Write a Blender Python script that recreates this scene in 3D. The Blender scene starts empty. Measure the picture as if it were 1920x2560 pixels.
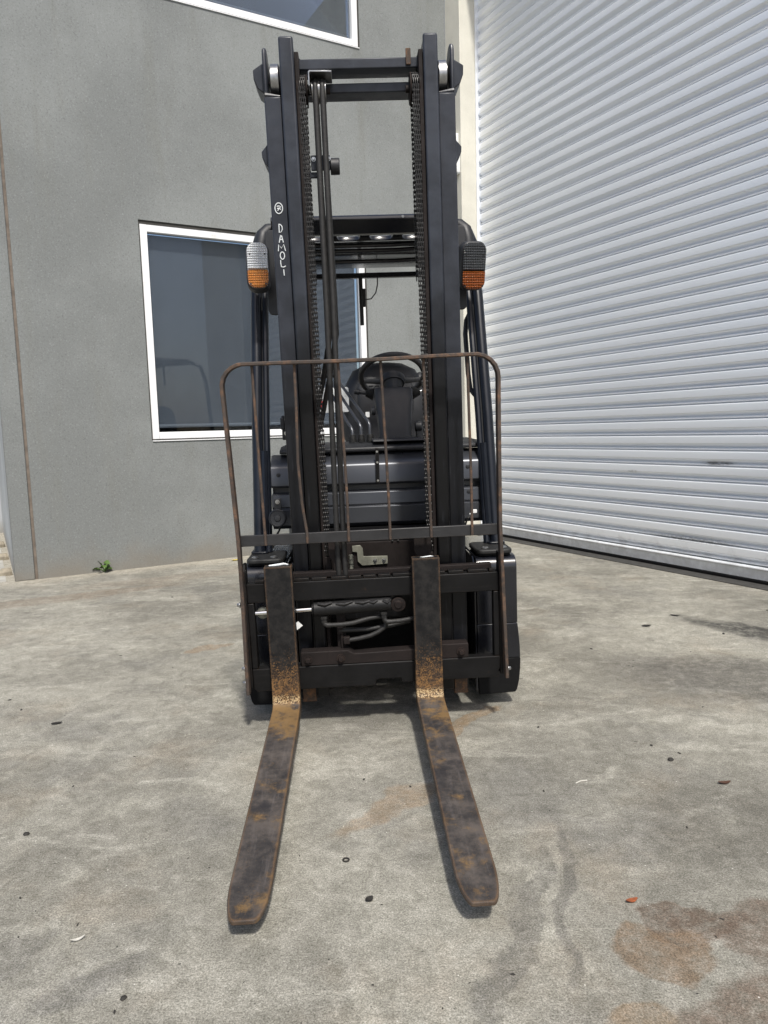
import bpy, bmesh, math, random
from mathutils import Vector, Matrix
R = math.radians
random.seed(11)
sc = bpy.context.scene
col = sc.collection

# ------------------------------------------------------------------ camera
CAM_H = 1.10
PITCH, ROLLC = 0.113490172, -0.0278975654
fw = Vector((0, math.cos(PITCH), -math.sin(PITCH)))
up0 = Vector((0, math.sin(PITCH), math.cos(PITCH)))
rt0 = Vector((1, 0, 0))
rt = rt0 * math.cos(ROLLC) + up0 * math.sin(ROLLC)
up = up0 * math.cos(ROLLC) - rt0 * math.sin(ROLLC)
cd = bpy.data.cameras.new('camera')
cam = bpy.data.objects.new('camera', cd)
col.objects.link(cam)
cm = Matrix((rt, up, -fw)).transposed().to_4x4()
cm.translation = (0, 0, CAM_H)
cam.matrix_world = cm
cd.sensor_fit = 'VERTICAL'
cd.sensor_height = 36.0
cd.lens = 36.0 * 1801.04 / 2560.0
cd.clip_start = 0.05
cd.clip_end = 500
sc.camera = cam

# ------------------------------------------------------------------ light
SUN_AZ, SUN_EL = R(166), R(55)
w = bpy.data.worlds.new('World')
sc.world = w
w.use_nodes = True
nt = w.node_tree
nt.nodes.clear()
sky = nt.nodes.new('ShaderNodeTexSky')
sky.sky_type = 'NISHITA'
sky.sun_disc = False
sky.sun_elevation = SUN_EL
sky.sun_rotation = SUN_AZ
sky.dust_density = 3.0
sky.air_density = 1.0
bg = nt.nodes.new('ShaderNodeBackground')
bg.inputs['Strength'].default_value = 0.13
wo = nt.nodes.new('ShaderNodeOutputWorld')
nt.links.new(sky.outputs[0], bg.inputs[0])
nt.links.new(bg.outputs[0], wo.inputs[0])
sl = bpy.data.lights.new('sun', 'SUN')
sl.energy = 3.6
sl.angle = R(4)
sl.color = (1.0, 0.965, 0.90)
so = bpy.data.objects.new('sun', sl)
col.objects.link(so)
sdir = Vector((math.sin(SUN_AZ) * math.cos(SUN_EL), math.cos(SUN_AZ) * math.cos(SUN_EL), math.sin(SUN_EL)))
so.rotation_euler = sdir.to_track_quat('Z', 'Y').to_euler()
so.location = sdir * 20
vs = sc.view_settings
vs.view_transform = 'Standard'
vs.look = 'None'
vs.exposure = 0.21
vs.gamma = 1.0
sc.cycles.max_bounces = 6
sc.cycles.diffuse_bounces = 3
sc.cycles.glossy_bounces = 3
sc.cycles.transmission_bounces = 4
sc.cycles.transparent_max_bounces = 6

# ------------------------------------------------------------------ materials
class NT:
    def __init__(s, name):
        s.m = bpy.data.materials.new(name)
        s.m.use_nodes = True
        s.t = s.m.node_tree
        s.t.nodes.clear()
        s.out = s.n('ShaderNodeOutputMaterial')
        s.tc = s.n('ShaderNodeTexCoord').outputs['Object']
    def n(s, typ, **kw):
        nd = s.t.nodes.new(typ)
        for k, v in kw.items():
            setattr(nd, k, v)
        return nd
    def l(s, a, b):
        s.t.links.new(a, b)
    def setin(s, sock, v):
        if hasattr(v, 'links'):
            s.l(v, sock)
        else:
            sock.default_value = v
    def math(s, op, a, b=0.0, clamp=False):
        nd = s.n('ShaderNodeMath', operation=op, use_clamp=clamp)
        s.setin(nd.inputs[0], a)
        s.setin(nd.inputs[1], b)
        return nd.outputs[0]
    def mapping(s, vec, scale=(1, 1, 1), rot=(0, 0, 0), loc=(0, 0, 0)):
        nd = s.n('ShaderNodeMapping')
        s.l(vec, nd.inputs['Vector'])
        nd.inputs['Scale'].default_value = scale
        nd.inputs['Rotation'].default_value = rot
        nd.inputs['Location'].default_value = loc
        return nd.outputs[0]
    def noise(s, scale, detail=4, rough=0.55, vec=None, dist=0.0, colour=False):
        nd = s.n('ShaderNodeTexNoise')
        s.l(vec if vec is not None else s.tc, nd.inputs['Vector'])
        nd.inputs['Scale'].default_value = scale
        nd.inputs['Detail'].default_value = detail
        nd.inputs['Roughness'].default_value = rough
        nd.inputs['Distortion'].default_value = dist
        return nd.outputs['Color' if colour else 'Fac']
    def voro(s, scale, vec=None, feature='F1'):
        nd = s.n('ShaderNodeTexVoronoi', feature=feature)
        s.l(vec if vec is not None else s.tc, nd.inputs['Vector'])
        nd.inputs['Scale'].default_value = scale
        return nd.outputs['Distance']
    def step(s, v, lo, hi):
        nd = s.n('ShaderNodeMapRange', interpolation_type='SMOOTHSTEP')
        s.setin(nd.inputs[0], v)
        nd.inputs[1].default_value = lo
        nd.inputs[2].default_value = hi
        return nd.outputs[0]
    def mix(s, f, a, b, blend='MIX'):
        nd = s.n('ShaderNodeMix', data_type='RGBA', blend_type=blend)
        s.setin(nd.inputs[0], f)
        for k, v in ((6, a), (7, b)):
            if hasattr(v, 'links'):
                s.l(v, nd.inputs[k])
            else:
                nd.inputs[k].default_value = (*v[:3], 1)
        return nd.outputs[2]
    def fmix(s, f, a, b):
        nd = s.n('ShaderNodeMix', data_type='FLOAT')
        s.setin(nd.inputs[0], f)
        s.setin(nd.inputs[2], a)
        s.setin(nd.inputs[3], b)
        return nd.outputs[0]
    def bump(s, h, strength=0.3, dist=0.002, normal=None):
        nd = s.n('ShaderNodeBump')
        nd.inputs['Strength'].default_value = strength
        nd.inputs['Distance'].default_value = dist
        s.l(h, nd.inputs['Height'])
        if normal is not None:
            s.l(normal, nd.inputs['Normal'])
        return nd.outputs[0]
    def xyz(s):
        nd = s.n('ShaderNodeSeparateXYZ')
        s.l(s.tc, nd.inputs[0])
        return nd.outputs
    def edge(s, radius=0.004, lo=0.02, hi=0.2):
        bv = s.n('ShaderNodeBevel')
        bv.samples = 4
        bv.inputs['Radius'].default_value = radius
        ge = s.n('ShaderNodeNewGeometry')
        vm = s.n('ShaderNodeVectorMath', operation='DOT_PRODUCT')
        s.l(bv.outputs[0], vm.inputs[0])
        s.l(ge.outputs['Normal'], vm.inputs[1])
        return s.step(s.math('SUBTRACT', 1.0, vm.outputs['Value']), lo, hi)
    def done(s, base, rough=0.5, metal=0.0, normal=None, spec=0.5, coat=0.0):
        p = s.n('ShaderNodeBsdfPrincipled')
        if hasattr(base, 'links'):
            s.l(base, p.inputs['Base Color'])
        else:
            p.inputs['Base Color'].default_value = (*base[:3], 1)
        s.setin(p.inputs['Roughness'], rough)
        s.setin(p.inputs['Metallic'], metal)
        p.inputs['Specular IOR Level'].default_value = spec
        if coat:
            p.inputs['Coat Weight'].default_value = coat
            p.inputs['Coat Roughness'].default_value = 0.08
        if normal is not None:
            s.l(normal, p.inputs['Normal'])
        s.l(p.outputs[0], s.out.inputs[0])
        return s.m

def simple(name, c, rough=0.5, metal=0.0, var=0.25, scale=20, bump=0.0, bscale=120, spec=0.5, dirt=None, coat=0.0):
    t = NT(name)
    n = t.noise(scale, 5, 0.6)
    f = t.step(n, 0.3, 0.7)
    c2 = tuple(x * (1 - var) for x in c)
    b = t.mix(f, c2, c)
    rr = t.fmix(t.noise(scale * 2.3, 4), rough * 0.75, min(1.0, rough * 1.3))
    if dirt:
        dm = t.step(t.noise(scale * 0.6, 6, 0.7), 0.55, 0.75)
        b = t.mix(dm, b, dirt)
    nm = t.bump(t.noise(bscale, 3), bump, 0.002) if bump else None
    return t.done(b, rr, metal, nm, spec, coat)

WAZ = 1.06556129            # heading of the long wall (clockwise from +Y)
WD = Vector((math.sin(WAZ), math.cos(WAZ), 0))      # along the grey wall
DD = Vector((math.cos(WAZ), -math.sin(WAZ), 0))     # along the roller door, towards the camera side

def concrete_ground():
    t = NT('yard_concrete')
    P = t.tc
    warp = t.noise(2.2, 5, 0.6, colour=True)
    wv = t.n('ShaderNodeVectorMath', operation='MULTIPLY_ADD')
    t.l(warp, wv.inputs[0])
    wv.inputs[1].default_value = (0.34, 0.34, 0)
    t.l(P, wv.inputs[2])
    off = t.n('ShaderNodeVectorMath', operation='ADD')
    t.l(wv.outputs[0], off.inputs[0])
    off.inputs[1].default_value = (-0.17, -0.17, 0)
    Q = off.outputs[0]
    base = t.mix(t.step(t.noise(0.9, 8, 0.64, dist=0.4), 0.34, 0.66), (0.175, 0.167, 0.146), (0.305, 0.293, 0.257))
    mid = t.noise(4.5, 8, 0.72, dist=0.3)
    base = t.mix(t.math('MULTIPLY', t.step(mid, 0.50, 0.72), 0.4), base, (0.120, 0.114, 0.10))
    base = t.mix(t.math('MULTIPLY', t.step(mid, 0.46, 0.30), 0.45), base, (0.41, 0.395, 0.345))
    # trowelled streaks running with the building
    sv = t.mapping(P, scale=(1.0, 2.8, 1), rot=(0, 0, WAZ - R(90)))
    base = t.mix(t.math('MULTIPLY', t.step(t.noise(2.2, 7, 0.7, vec=sv, dist=0.9), 0.50, 0.70), 0.5), base, (0.43, 0.415, 0.37))
    # grey and warm clouds
    base = t.mix(t.math('MULTIPLY', t.step(t.noise(1.6, 6, 0.65, vec=t.mapping(P, loc=(7, 2, 0))), 0.50, 0.68), 0.5), base, (0.145, 0.141, 0.132))
    base = t.mix(t.math('MULTIPLY', t.step(t.noise(1.9, 6, 0.65, vec=t.mapping(P, loc=(1, 9, 0))), 0.52, 0.72), 0.32), base, (0.24, 0.195, 0.145))
    # pale scuffs
    sc2 = t.mapping(P, scale=(1.0, 6.0, 1), rot=(0, 0, R(35)), loc=(2, 6, 0))
    base = t.mix(t.math('MULTIPLY', t.step(t.noise(9, 5, 0.75, vec=sc2), 0.66, 0.74), 0.6), base, (0.55, 0.53, 0.48))
    # stain patches and painted shade, each in its own place: x, y, rx, ry, heading, colour, amount, hardness
    stains_and_shade = [
        (0.68, 1.50, .11, .055, -20, (0.115, 0.086, 0.066), .85, .62), (0.585, 1.425, .115, .07, 10, (0.17, 0.122, 0.082), .75, .58),
        (0.72, 1.24, .20, .11, 10, (0.13, 0.098, 0.076), .75, .5), (0.88, 1.44, .14, .10, 0, (0.12, 0.09, 0.07), .75, .55),
        (0.45, 1.22, .09, .06, 30, (0.2, 0.14, 0.085), .6, .5),
        (0.33, 2.58, .17, .035, 52, (0.22, 0.155, 0.095), .7, .55), (0.00, 2.0, .22, .05, 46, (0.25, 0.185, 0.125), .6, .4),
        (-0.93, 3.64, .11, .04, 20, (0.24, 0.175, 0.115), .6, .7),
        (1.55, 3.0, .48, .30, -30, (0.085, 0.08, 0.074), .7, .2), (1.98, 3.62, .50, .12, -48, (0.045, 0.044, 0.042), .9, .2),  # second: a cast shadow band painted into the concrete
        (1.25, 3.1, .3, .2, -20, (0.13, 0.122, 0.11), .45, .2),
        (0.40, 1.62, .30, .022, 74, (0.105, 0.1, 0.093), .55, .25), (0.27, 1.48, .30, .03, 70, (0.10, 0.096, 0.09), .5, .25),
        (0.66, 1.85, .2, .12, 20, (0.15, 0.145, 0.135), .5, .2),
        (-0.61, 1.36, .12, .05, 30, (0.12, 0.116, 0.11), .5, .3), (-0.82, 1.46, .1, .05, 40, (0.14, 0.135, 0.125), .5, .3),
        (-2.3, 4.9, .9, .12, 26, (0.19, 0.15, 0.115), .5, .2), (-1.5, 5.6, .9, .14, 26, (0.21, 0.175, 0.14), .45, .2),
        (0.0, 3.1, .55, .5, 0, (0.09, 0.085, 0.078), .55, .2), (0.95, 1.9, .3, .2, 40, (0.12, 0.114, 0.10), .5, .2),  # first: broad dark patch beneath the truck
    ]
    grain = t.n('ShaderNodeMath', operation='MULTIPLY_ADD')
    t.l(t.step(t.noise(20, 6, 0.8), 0.30, 0.62), grain.inputs[0])
    grain.inputs[1].default_value = 0.75
    grain.inputs[2].default_value = 0.35
    for (x, y, rx, ry, a, c, amt, hard) in stains_and_shade:
        mp = t.n('ShaderNodeMapping')
        mp.vector_type = 'TEXTURE'
        t.l(Q, mp.inputs['Vector'])
        mp.inputs['Location'].default_value = (x, y, 0)
        mp.inputs['Rotation'].default_value = (0, 0, R(a))
        mp.inputs['Scale'].default_value = (rx * 1.35, ry * 1.35, 1)
        g = t.n('ShaderNodeTexGradient', gradient_type='SPHERICAL')
        t.l(mp.outputs[0], g.inputs[0])
        lo_ = 0.04 + 0.2 * hard
        m = t.step(g.outputs['Fac'], lo_, lo_ + 0.03 + 0.55 * (1 - hard) ** 1.6)
        m = t.math('MULTIPLY', m, grain.outputs[0])
        base = t.mix(t.math('MULTIPLY', m, amt), base, c)
    # bleached skirting along the grey wall
    vd = t.n('ShaderNodeVectorMath', operation='DOT_PRODUCT')
    t.l(Q, vd.inputs[0])
    vd.inputs[1].default_value = tuple(DD)
    near = t.math('MULTIPLY', t.step(vd.outputs['Value'], -5.9, -6.22), 0.75)
    base = t.mix(near, base, (0.36, 0.335, 0.285))
    # sandy grain, exposed aggregate, pin holes
    def mul(base, f, lo, hi):
        return t.mix(1.0, base, t.mix(f, (lo, lo, lo * 0.97), (hi, hi, hi)), 'MULTIPLY')
    gr = t.noise(250, 3, 0.9)
    base = mul(base, t.step(gr, 0.34, 0.66), 0.55, 1.45)
    g2 = t.noise(95, 5, 0.82, vec=t.mapping(P, scale=(1, 1.6, 1), rot=(0, 0, 0.6), loc=(4, 4, 0)), dist=1.2)
    base = mul(base, t.step(g2, 0.70, 0.30), 0.72, 1.30)
    g3 = t.noise(16, 8, 0.78, dist=0.8)
    base = mul(base, t.step(g3, 0.70, 0.30), 0.75, 1.20)
    sp = t.voro(34)
    spm = t.math('MULTIPLY', t.step(sp, 0.085, 0.05), t.step(t.noise(3, 3), 0.48, 0.56))
    base = t.mix(t.math('MULTIPLY', spm, 0.7), base, (0.06, 0.055, 0.05))
    sp2 = t.voro(22, vec=t.mapping(P, loc=(5, 2, 0)))
    base = t.mix(t.math('MULTIPLY', t.step(sp2, 0.05, 0.025), 0.8), base, (0.68, 0.66, 0.6))
    h = t.math('ADD', t.math('MULTIPLY', gr, 0.8), t.math('MULTIPLY', t.noise(30, 5, 0.6), 1.0))
    return t.done(base, 0.9, 0, t.bump(h, 0.35, 0.003), 0.25)

def render_wall(name, c, amt=1.0):
    t = NT(name)
    big = t.noise(0.9, 5, 0.6)
    b = t.mix(t.step(big, 0.35, 0.65), tuple(x * 0.86 for x in c), tuple(x * 1.08 for x in c))
    v = t.mapping(t.tc, scale=(1, 1, 0.12))
    b = t.mix(t.math('MULTIPLY', t.step(t.noise(5, 5, 0.6, vec=v), 0.52, 0.75), 0.42), b, tuple(x * y for x, y in zip(c, (0.8, 0.77, 0.70))))
    g = t.noise(85, 4, 0.8)
    b = t.mix(t.math('MULTIPLY', t.step(g, 0.56, 0.68), 0.36 * amt), b, (0.42, 0.44, 0.44))
    b = t.mix(t.math('MULTIPLY', t.step(g, 0.46, 0.34), 0.50 * amt), b, tuple(x * 0.4 for x in c))
    z = t.xyz()[2]
    foot = t.math('MULTIPLY', t.step(t.math('ADD', z, t.math('MULTIPLY', t.noise(4, 5), 0.5)), 0.52, 0.2), 0.6)
    b = t.mix(foot, b, (0.20, 0.175, 0.14))
    return t.done(b, 0.92, 0, t.bump(g, 0.55 * amt, 0.004), 0.2)

def worn_steel(name, base, wear, rust, rust_amt=0.5, rough=0.42, spec=0.5, grease=None, axis=2):
    t = NT(name)
    b = t.mix(t.step(t.noise(9, 6, 0.65), 0.32, 0.68), tuple(x * 0.55 for x in base), base)
    rr = t.fmix(t.noise(35, 4), rough * 0.7, rough * 1.35)
    if grease:                      # the lower, working length is black with old grease
        z0, z1, gc = grease
        gm = t.step(t.math('ADD', t.xyz()[2], t.math('MULTIPLY', t.noise(3, 5, 0.7), 0.5)), z1 + 0.25, z0 + 0.25)
        b = t.mix(gm, b, gc)
    st = [55, 55, 55]
    st[axis] = 2.2
    v = t.mapping(t.tc, scale=tuple(st))
    b = t.mix(t.math('MULTIPLY', t.step(t.noise(1.6, 6, 0.75, vec=v), 0.56, 0.78), 0.5), b, wear)
    chip = t.step(t.noise(60, 6, 0.8), 0.68, 0.74)
    b = t.mix(t.math('MULTIPLY', chip, 0.55), b, tuple(min(1, x * 3.2) for x in wear))
    e = t.math('MULTIPLY', t.edge(0.005), t.step(t.noise(34, 6, 0.75), 0.40, 0.60))
    b = t.mix(t.math('MULTIPLY', e, 0.85), b, rust)
    rn = t.noise(22, 8, 0.8)
    rm = t.step(rn, 0.70 - 0.28 * rust_amt, 0.90 - 0.25 * rust_amt)
    rc = t.mix(t.noise(70, 4, 0.7), tuple(x * 0.5 for x in rust), tuple(min(1, x * 1.35) for x in rust))
    b = t.mix(t.math('MULTIPLY', rm, min(1, rust_amt + .3)), b, rc)
    rr = t.fmix(rm, rr, 0.85)
    return t.done(b, rr, 0.0, t.bump(t.noise(90, 6, 0.7), 0.16, 0.002), spec)

def fork_material():
    t = NT('fork_steel')
    x, y, z = t.xyz()
    black = t.mix(t.step(t.noise(30, 6, 0.7), 0.35, 0.7), (0.005, 0.005, 0.0055), (0.020, 0.0185, 0.0175))
    rustA = (0.22, 0.118, 0.045)
    rustB = (0.085, 0.050, 0.028)
    rust = t.mix(t.step(t.noise(45, 5, 0.7), 0.4, 0.6), rustB, rustA)
    # upright face: rust creeps up from the heel and in from the edges, as specks
    low = t.step(t.math('ADD', z, t.math('MULTIPLY', t.noise(9, 5, 0.7), 0.16)), 0.56, 0.22)
    fleck = t.noise(190, 3, 0.7)
    m1 = t.step(t.math('ADD', t.math('MULTIPLY', low, 0.34), t.math('MULTIPLY', fleck, 0.75)), 0.57, 0.76)
    ed = t.edge(0.014, 0.005, 0.14)
    m2 = t.step(t.math('ADD', t.math('MULTIPLY', ed, 0.42), t.math('MULTIPLY', t.noise(60, 5, 0.75), 0.8)), 0.60, 0.78)
    up_c = t.mix(m1, black, rust)
    up_c = t.mix(t.math('MULTIPLY', m2, 0.8), up_c, t.mix(t.noise(8, 4), rustB, rust))
    # bright polish at the bend
    heel = t.math('MULTIPLY', t.step(z, 0.165, 0.145), t.step(z, 0.122, 0.132))
    up_c = t.mix(t.math('MULTIPLY', heel, t.step(fleck, 0.46, 0.58)), up_c, (0.42, 0.31, 0.17))
    # blade: brown-violet mill scale, ochre patches, stronger near the heel
    bl = t.mix(t.step(t.noise(11, 6, 0.7), 0.35, 0.68), (0.028, 0.026, 0.026), (0.090, 0.077, 0.068))
    v = t.mapping(t.tc, scale=(30, 3, 1), rot=(0, 0, 0.1))
    bl = t.mix(t.math('MULTIPLY', t.step(t.noise(2, 5, 0.7, vec=v), 0.5, 0.75), 0.4), bl, (0.13, 0.115, 0.11))
    och = t.mix(t.noise(20, 4), (0.14, 0.085, 0.035), (0.26, 0.155, 0.055))
    nearheel = t.step(y, -0.42, -0.08)
    tip = t.math('MULTIPLY', t.step(y, -0.98, -1.10), 0.35)
    gz = t.math('MAXIMUM', nearheel, tip)
    m3 = t.step(t.math('ADD', t.math('MULTIPLY', gz, 0.15), t.noise(9.5, 8, 0.75, vec=t.mapping(t.tc, loc=(3, 1, 5)))), 0.54, 0.70)
    bl = t.mix(t.math('MULTIPLY', m3, 0.75), bl, och)
    blk = t.step(t.noise(5.5, 7, 0.7, vec=t.mapping(t.tc, loc=(8, 3, 1))), 0.52, 0.66)
    bl = t.mix(t.math('MULTIPLY', blk, 0.8), bl, (0.022, 0.021, 0.023))
    bl = t.mix(t.math('MULTIPLY', m2, 0.75), bl, t.mix(t.noise(14, 5), (0.10, 0.06, 0.032), (0.25, 0.135, 0.05)))
    v2 = t.mapping(t.tc, scale=(95, 4, 1))
    bl = t.mix(t.math('MULTIPLY', t.step(t.noise(1.5, 6, 0.8, vec=v2), 0.60, 0.74), 0.55), bl, (0.19, 0.175, 0.165))
    bl = t.mix(t.math('MULTIPLY', t.step(fleck, 0.60, 0.70), 0.35), bl, (0.16, 0.10, 0.055))
    isblade = t.math('MULTIPLY', t.step(z, 0.128, 0.122), t.step(y, -0.041, -0.046))
    b = t.mix(isblade, up_c, bl)
    return t.done(b, t.fmix(t.noise(40, 4), 0.45, 0.8), 0.0, t.bump(t.noise(70, 6, 0.7), 0.25, 0.002), 0.28)

def door_metal():
    t = NT('roller_door_steel')
    t.tc = t.n('ShaderNodeNewGeometry').outputs['Position']
    v = t.mapping(t.tc, scale=(0.4, 0.4, 2))
    b = t.mix(t.step(t.noise(1.4, 4, vec=v), 0.3, 0.7), (0.87, 0.895, 0.93), (0.92, 0.94, 0.965))
    for (px, py, pz, rx, rz, amt) in ((2.46, 5.12, 0.80, 0.11, 0.012, 0.9), (2.02, 5.72, 0.72, 0.05, 0.010, 0.5), (2.30, 5.25, 0.235, 0.35, 0.016, 0.6), (2.7, 4.7, 0.35, 0.12, 0.008, 0.4)):
        mp = t.n('ShaderNodeMapping')
        mp.vector_type = 'TEXTURE'
        t.l(t.tc, mp.inputs['Vector'])
        mp.inputs['Location'].default_value = (px, py, pz)
        mp.inputs['Rotation'].default_value = (0, 0, -WAZ)
        mp.inputs['Scale'].default_value = (rx * 1.5, 4.0, rz * 1.5)
        gg = t.n('ShaderNodeTexGradient', gradient_type='SPHERICAL')
        t.l(mp.outputs[0], gg.inputs[0])
        mk = t.math('MULTIPLY', t.step(gg.outputs['Fac'], 0.0, 0.7), t.step(t.noise(40, 5, 0.8), 0.35, 0.6))
        b = t.mix(t.math('MULTIPLY', mk, amt), b, (0.09, 0.085, 0.075))
    z = t.xyz()[2]
    b = t.mix(t.math('MULTIPLY', t.step(t.math('ADD', z, t.math('MULTIPLY', t.noise(9, 6, 0.7), 0.5)), 0.45, 0.22), 0.45), b, (0.36, 0.35, 0.33))
    return t.done(b, t.fmix(t.noise(6, 4), 0.28, 0.38), 0.28, t.bump(t.noise(3.0, 3), 0.05, 0.01), 0.5)

def glass_material(name, tint=(0.84, 0.87, 0.90), refl=1.0):
    t = NT(name)
    tr = t.n('ShaderNodeBsdfTransparent')
    tr.inputs[0].default_value = (*tint, 1)
    gl = t.n('ShaderNodeBsdfGlossy')
    gl.inputs['Roughness'].default_value = 0.015
    fr = t.n('ShaderNodeFresnel')
    fr.inputs[0].default_value = 1.65
    dust = t.math('MULTIPLY', t.step(t.noise(3, 5, 0.6, vec=t.mapping(t.tc, scale=(14, 14, 0.5))), 0.5, 0.85), 0.03)
    mx = t.n('ShaderNodeMixShader')
    t.l(t.math('MULTIPLY', fr.outputs[0], refl, True), mx.inputs[0])
    t.l(tr.outputs[0], mx.inputs[1])
    t.l(gl.outputs[0], mx.inputs[2])
    df = t.n('ShaderNodeBsdfDiffuse')
    df.inputs[0].default_value = (0.5, 0.52, 0.55, 1)
    m2 = t.n('ShaderNodeMixShader')
    t.l(dust, m2.inputs[0])
    t.l(mx.outputs[0], m2.inputs[1])
    t.l(df.outputs[0], m2.inputs[2])
    t.l(m2.outputs[0], t.out.inputs[0])
    return t.m

def lens_material(name, c, trans=0.0):
    t = NT(name)
    x, y, z = t.xyz()
    wx = t.math('ABSOLUTE', t.math('SINE', t.math('MULTIPLY', x, 430)))
    wz = t.math('ABSOLUTE', t.math('SINE', t.math('MULTIPLY', z, 330)))
    h = t.math('ADD', wx, wz)
    p = t.n('ShaderNodeBsdfPrincipled')
    p.inputs['Base Color'].default_value = (*c, 1)
    p.inputs['Roughness'].default_value = 0.08
    p.inputs['IOR'].default_value = 1.5
    p.inputs['Transmission Weight'].default_value = trans
    t.l(t.bump(h, 1.0, 0.004), p.inputs['Normal'])
    t.l(p.outputs[0], t.out.inputs[0])
    return t.m

M = {}
M['ground'] = concrete_ground()
M['wall'] = render_wall('grey_render', (0.222, 0.234, 0.230))
M['return'] = render_wall('pale_grey_paint', (0.42, 0.44, 0.45), 0.5)
M['cream'] = render_wall('cream_paint', (0.66, 0.64, 0.56), 0.3)
M['sealant'] = simple('brown_sealant', (0.20, 0.165, 0.135), 0.9, var=0.4, scale=12)
M['caulk'] = simple('dark_caulk', (0.055, 0.052, 0.046), 0.9)
M['alu'] = simple('white_window_aluminium', (0.84, 0.85, 0.86), 0.4, var=0.05, scale=6, dirt=(0.60, 0.58, 0.54))
M['blind'] = simple('grey_blind_fabric', (0.20, 0.215, 0.235), 0.95, var=0.08, scale=3)
M['blind_bar'] = simple('blind_rail', (0.30, 0.32, 0.34), 0.45, var=0.1)
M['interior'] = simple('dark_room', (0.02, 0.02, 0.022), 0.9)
M['glass'] = glass_material('window_glass', refl=0.6)
M['door'] = door_metal()
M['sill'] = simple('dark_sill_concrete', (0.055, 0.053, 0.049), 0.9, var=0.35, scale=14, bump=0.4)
M['white_plastic'] = simple('white_plastic', (0.78, 0.79, 0.78), 0.4, var=0.05)
M['pale'] = simple('pale_path', (0.42, 0.41, 0.37), 0.9, var=0.25, scale=8, bump=0.4)
M['stone'] = simple('sandstone', (0.34, 0.30, 0.23), 0.9, var=0.4, scale=14, bump=0.6)

M['mast'] = worn_steel('mast_paint', (0.038, 0.043, 0.055), (0.056, 0.061, 0.072), (0.085, 0.06, 0.045), 0.06, 0.36, spec=0.28, grease=(1.15, 1.75, (0.004, 0.004, 0.0046)))
M['mast_low'] = worn_steel('outer_mast_paint', (0.034, 0.038, 0.049), (0.055, 0.060, 0.070), (0.13, 0.088, 0.058), 0.30, 0.36, spec=0.32, grease=(0.95, 1.6, (0.0055, 0.006, 0.008)))
M['rail_end'] = worn_steel('rusty_rail_end', (0.08, 0.055, 0.04), (0.1, 0.08, 0.06), (0.26, 0.12, 0.05), 0.9, 0.8)
M['carriage'] = worn_steel('carriage_paint', (0.0075, 0.0072, 0.0074), (0.026, 0.023, 0.022), (0.085, 0.048, 0.028), 0.34, 0.55, spec=0.22, axis=0)
M['greasy'] = worn_steel('dirty_brown_iron', (0.016, 0.0115, 0.0105), (0.030, 0.022, 0.020), (0.05, 0.030, 0.022), 0.25, 0.7, spec=0.25)
M['rusty'] = worn_steel('rusty_bar', (0.058, 0.044, 0.036), (0.085, 0.072, 0.06), (0.165, 0.092, 0.054), 0.85, 0.65)
M['rest_bar'] = worn_steel('backrest_cross_bar', (0.026, 0.026, 0.028), (0.085, 0.085, 0.085), (0.10, 0.065, 0.045), 0.12, 0.42, axis=0)
M['fork'] = fork_material()
M['chain'] = simple('greasy_chain', (0.016, 0.015, 0.015), 0.42, 0.3, var=0.6, scale=60, bump=0.5, bscale=200)
M['rubber'] = simple('black_rubber', (0.012, 0.012, 0.0118), 0.6, var=0.4, scale=30, bump=0.2)
M['greasy_black'] = simple('greasy_black_paint', (0.008, 0.008, 0.0085), 0.5, var=0.5, scale=40, bump=0.4, bscale=90, spec=0.35)
M['hose'] = simple('hose_rubber', (0.018, 0.017, 0.016), 0.6, var=0.5, scale=40, bump=0.3, bscale=160)
M['gloss'] = simple('gloss_black_paint', (0.009, 0.010, 0.014), 0.22, var=0.3, scale=7, bump=0.05, bscale=45, coat=0.3)
M['cowl'] = simple('charcoal_cowl_paint', (0.062, 0.066, 0.076), 0.30, var=0.12, scale=4, metal=0.45)
M['pillar'] = simple('blue_black_paint', (0.007, 0.009, 0.014), 0.3, var=0.2, scale=6, spec=0.4)
M['plastic'] = simple('dark_plastic', (0.017, 0.018, 0.021), 0.5, var=0.2, scale=15, bump=0.12, bscale=350)
M['vinyl'] = simple('black_vinyl', (0.022, 0.022, 0.024), 0.48, var=0.2, scale=10, bump=0.15, bscale=250)
M['black'] = simple('matt_black', (0.006, 0.006, 0.0065), 0.8, var=0.3, spec=0.2)
M['steel'] = simple('bright_steel', (0.55, 0.55, 0.54), 0.28, 0.95, var=0.2, scale=30)
M['bearing'] = simple('roller_steel', (0.42, 0.42, 0.42), 0.30, 0.9, var=0.35, scale=40)
M['chrome'] = simple('chrome', (0.8, 0.8, 0.8), 0.1, 1.0, var=0.05)
M['zinc'] = simple('zinc_plate', (0.30, 0.30, 0.245), 0.5, 0.5, var=0.25, scale=30, dirt=(0.16, 0.15, 0.11))
M['lens'] = lens_material('clear_ribbed_lens', (0.93, 0.95, 0.97), 0.25)
M['amber'] = lens_material('amber_lens', (0.85, 0.33, 0.07), 0.45)
M['lens_shade'] = lens_material('shaded_ribbed_lens', (0.075, 0.08, 0.085), 0.35)  # darker copy of the clear lens, shade painted into its colour
M['amber_shade'] = lens_material('shaded_amber_lens', (0.42, 0.10, 0.006), 0.4)  # darker copy of the amber lens, shade painted in
M['reflector_shade'] = simple('shaded_reflector', (0.10, 0.10, 0.105), 0.4, 0.6, var=0.2)  # shaded copy of the lamp reflector
M['reflector'] = simple('lamp_reflector', (0.75, 0.76, 0.78), 0.25, 0.9, var=0.05)
M['white_paint'] = simple('white_marker_paint', (0.72, 0.75, 0.76), 0.7, var=0.1)
M['red_label'] = simple('red_label', (0.5, 0.03, 0.03), 0.5, var=0.1)
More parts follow.
